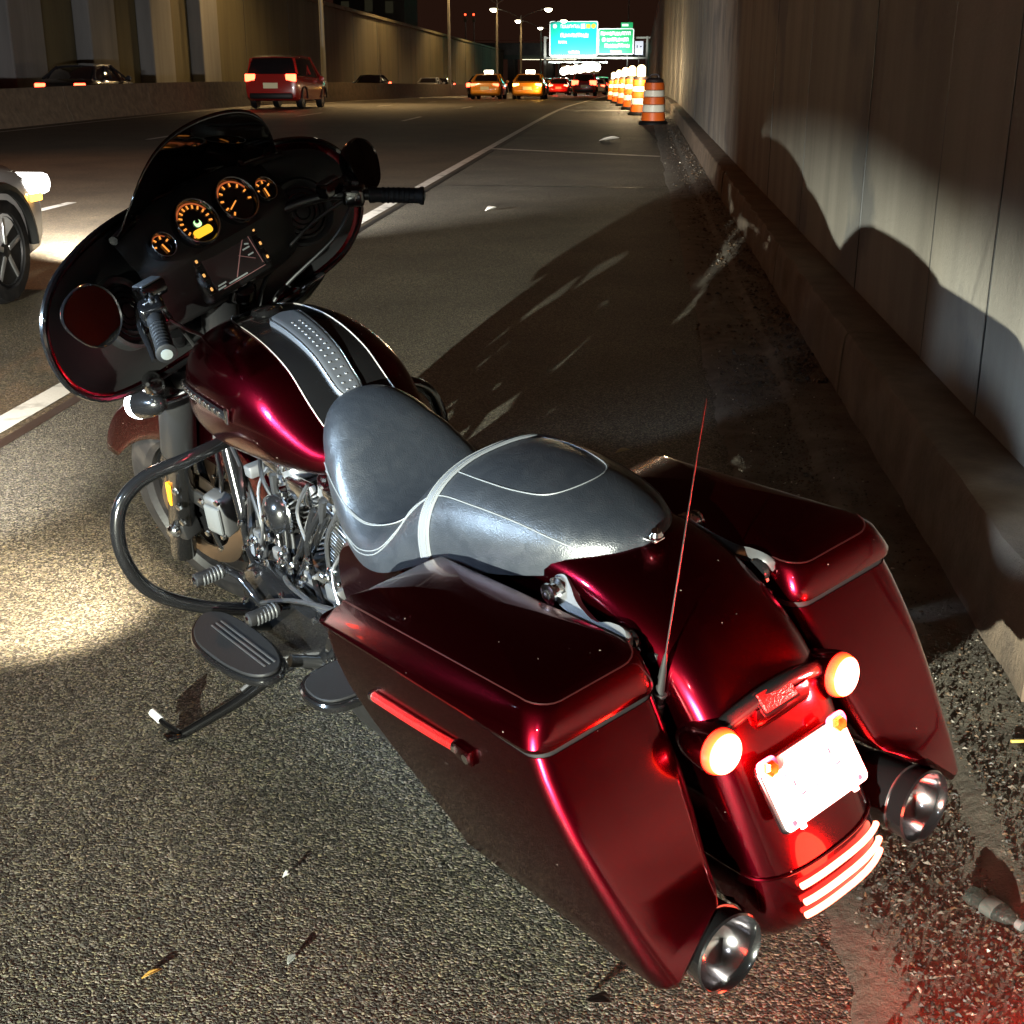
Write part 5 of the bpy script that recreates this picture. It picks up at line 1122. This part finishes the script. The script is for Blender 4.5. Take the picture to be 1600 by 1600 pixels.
for k_, (x_, y_) in enumerate(((-13.8, 232), (-13.2, 275), (-12.5, 320))):
    street_lamp(x_, y_, 9.5, ('lamp pole just past the bridge', 'lamp pole farther past the bridge', 'farthest lamp pole past the bridge')[k_], lit=0)
# ---------------------------------------------------------------- litter
def litter_mat():
    m = bpy.data.materials.new('litter'); m.use_nodes = True; n = m.node_tree.nodes; at = n.new('ShaderNodeVertexColor'); at.layer_name = 'Col'
    b = n['Principled BSDF']; m.node_tree.links.new(at.outputs['Color'], b.inputs['Base Color']); b.inputs['Roughness'].default_value = .6; return m
LIT = litter_mat()
def scatter(name, spots, label):
    v = []; f = []; cols = []
    pal = [(.03, .018, .011), (.045, .028, .017), (.06, .04, .024), (.016, .012, .010), (.075, .06, .045), (.03, .026, .022), (.016, .014, .012), (.065, .033, .014)]
    for x, y, s in spots:
        c = random.choice(pal) if random.random() > .012 else (.40, .37, .30); a = random.uniform(0, PI); l = s * random.uniform(.6, 1.6); w_ = s * random.uniform(.3, .9); h = s * random.uniform(.12, .6)
        tz = gz(y) + (.042 if x > .735 else .016 if x > .42 else .001); k = len(v); tilt = random.uniform(-.5, .5) * h
        pts = [(-l / 2, -w_ / 2 * random.random(), tilt), (random.uniform(-.2, .2) * l, -w_ / 2, 0), (l / 2, random.uniform(-.5, .5) * w_, -tilt), (random.uniform(-.2, .3) * l, w_ / 2, 0)]
        for px, py, pz in pts: v.append((x + px * math.cos(a) - py * math.sin(a), y + px * math.sin(a) + py * math.cos(a), tz + max(0, pz)))
        v.append((x + random.uniform(-.15, .15) * l, y + random.uniform(-.15, .15) * w_, tz + h))
        for q in ((0, 1), (1, 2), (2, 3), (3, 0)): f.append((k + q[0], k + q[1], k + 4)); cols.append(c)
    me = bpy.data.meshes.new(name); me.from_pydata(v, [], f); ca_ = me.color_attributes.new('Col', 'FLOAT_COLOR', 'CORNER'); i = 0
    for p, c in zip(me.polygons, cols):
        for _ in range(3): ca_.data[i].color = (*c, 1); i += 1
    me.materials.append(LIT); o = bpy.data.objects.new(name, me); COL.objects.link(o); tag(o, label, 'debris', kind='stuff'); return o
random.seed(21); sp_ = []
for i in range(15000):       # leaf litter and grit in the gutter
    y = 1.2 + random.random() ** 1.6 * 5.5; x = .40 + random.gauss(.20, .14)
    if y < 1.95 and x < .50 and random.random() < .85: continue
    if x < .34: continue
    sp_.append((x, y, random.uniform(.004, .013)))
for i in range(3500): sp_.append((random.uniform(.45, .93), random.uniform(1.2, 3.2), random.uniform(.003, .009)))
for i in range(5000): sp_.append((.93 - abs(random.gauss(0, .22)), 6 + random.random() ** 1.4 * 30, random.uniform(.008, .030)))
for i in range(1500): sp_.append((random.uniform(.99, 1.17), 3 + random.random() ** 1.5 * 30, random.uniform(.008, .03)))
for k in range(len(sp_) - 1500, len(sp_)): pass
scatter('gutter_litter', [s_ for s_ in sp_ if s_[0] < .94], 'dead leaves and grit heaped along the gutter beside the kerb')
random.seed(22); sp2 = []
for i in range(900): sp2.append((random.uniform(-2.4, .4), 2 + random.random() ** 1.3 * 30, random.uniform(.004, .011)))
for i in range(260): sp2.append((random.uniform(-2.2, .3), random.uniform(1.4, 3.5), random.uniform(.002, .006)))
scatter('road_grit', sp2, 'pale grit and scraps strewn over the dark shoulder')
def flake(name, x, y, z, l, w_, rz, c, label, cat, lift=.01, curl=.008):
    rows = [[V(l * (i / 8 - .5), w_ * s * math.sin(PI * min(.98, max(.06, i / 8))) * .5, lift * (i / 8) + curl * abs(s) * math.sin(PI * i / 8)) for s in (-1, -.5, 0, .5, 1)] for i in range(9)]
    o = mk(name, sheet(rows), M('flake_' + cat + str(round(c[0], 2)), c, .6), label=label, cat=cat, loc=(x, y, z)); o.rotation_euler[2] = rz
    so_ = o.modifiers.new('thick', 'SOLIDIFY'); so_.thickness = .0008; return o
flake('fallen_leaf', -.775, 1.728, .003, .036, .010, R(38), (.30, .16, .03), 'narrow yellow leaf lying on the asphalt at lower left', 'leaf', .004, .004)
flake('paper_scrap', -.548, 1.785, .003, .022, .015, R(60), (.10, .105, .10), 'pale curled scrap on the asphalt, right of the yellow leaf', 'scrap', .007, .005)
flake('paper_scrap', -.62, 2.02, .003, .014, .010, R(20), (.32, .33, .31), 'tiny white scrap on the asphalt above the yellow leaf', 'scrap', .006)
flake('paper_scrap', -.55, 26.5, .003, .42, .26, R(10), (.6, .55, .48), 'white litter lying on the shoulder before the nearest drum', 'litter', .05, .06)
flake('paper_scrap', -1.5, 13.6, .003, .13, .10, R(30), (.55, .52, .48), 'small pale litter in the middle of the shoulder', 'litter', .03, .03)
flake('fallen_leaf', -.02, 4.9, .003, .06, .04, R(20), (.25, .20, .10), 'single dull leaf on the dark shoulder beyond the seat', 'leaf', .01)
flake('fallen_leaf', -.02, 1.72, .004, .05, .03, R(-30), (.03, .022, .016), 'dark leaf at the bottom edge of the picture', 'leaf', .02)
cgb = mk('cigarette_butt', lathe([(.0036, 0), (.0039, .001), (.0039, .028), (.0035, .029)], (0, 0, 0), (1, .15, 0), 10), M('butt_yellow', (.45, .32, .08), .6), label='yellow cigarette butt on the gutter by the right edge', cat='cigarette butt', loc=(.862, 2.60, .046))
bt = empty('plastic_bottle', (.675, 2.00, .036), R(-52), label='crushed clear plastic bottle lying in the gutter at lower right', cat='bottle')
bt.scale = (.72, .72, .72)
mk('bottle_body', tr(lathe([(.006, -.075), (.026, -.072), (.030, -.055), (.024, -.03), (.030, -.008), (.029, .02), (.022, .045), (.012, .060), (.011, .075)], (0, 0, 0), (1, 0, 0), 18), Matrix.Diagonal((1, 1.05, .72, 1))), M('clear_plastic', (.42, .45, .42), .16, trans=.95, ior=1.25, bump=(70, .6, .01, 'noise')), bt)
mk('bottle_cap', lathe([(.013, .068), (.0135, .07), (.0135, .084), (.006, .085)], (0, 0, 0), (1, 0, 0), 14), M('cap_grey', (.14, .15, .15), .4), bt)
mk('bottle_label', tr(lathe([(.0295, -.022), (.0305, -.021), (.0302, .013), (.0292, .014)], (0, 0, 0), (1, 0, 0), 18, cap=False), Matrix.Diagonal((1, 1.06, .74, 1))), M('bottle_label', (.06, .065, .06), .5), bt)
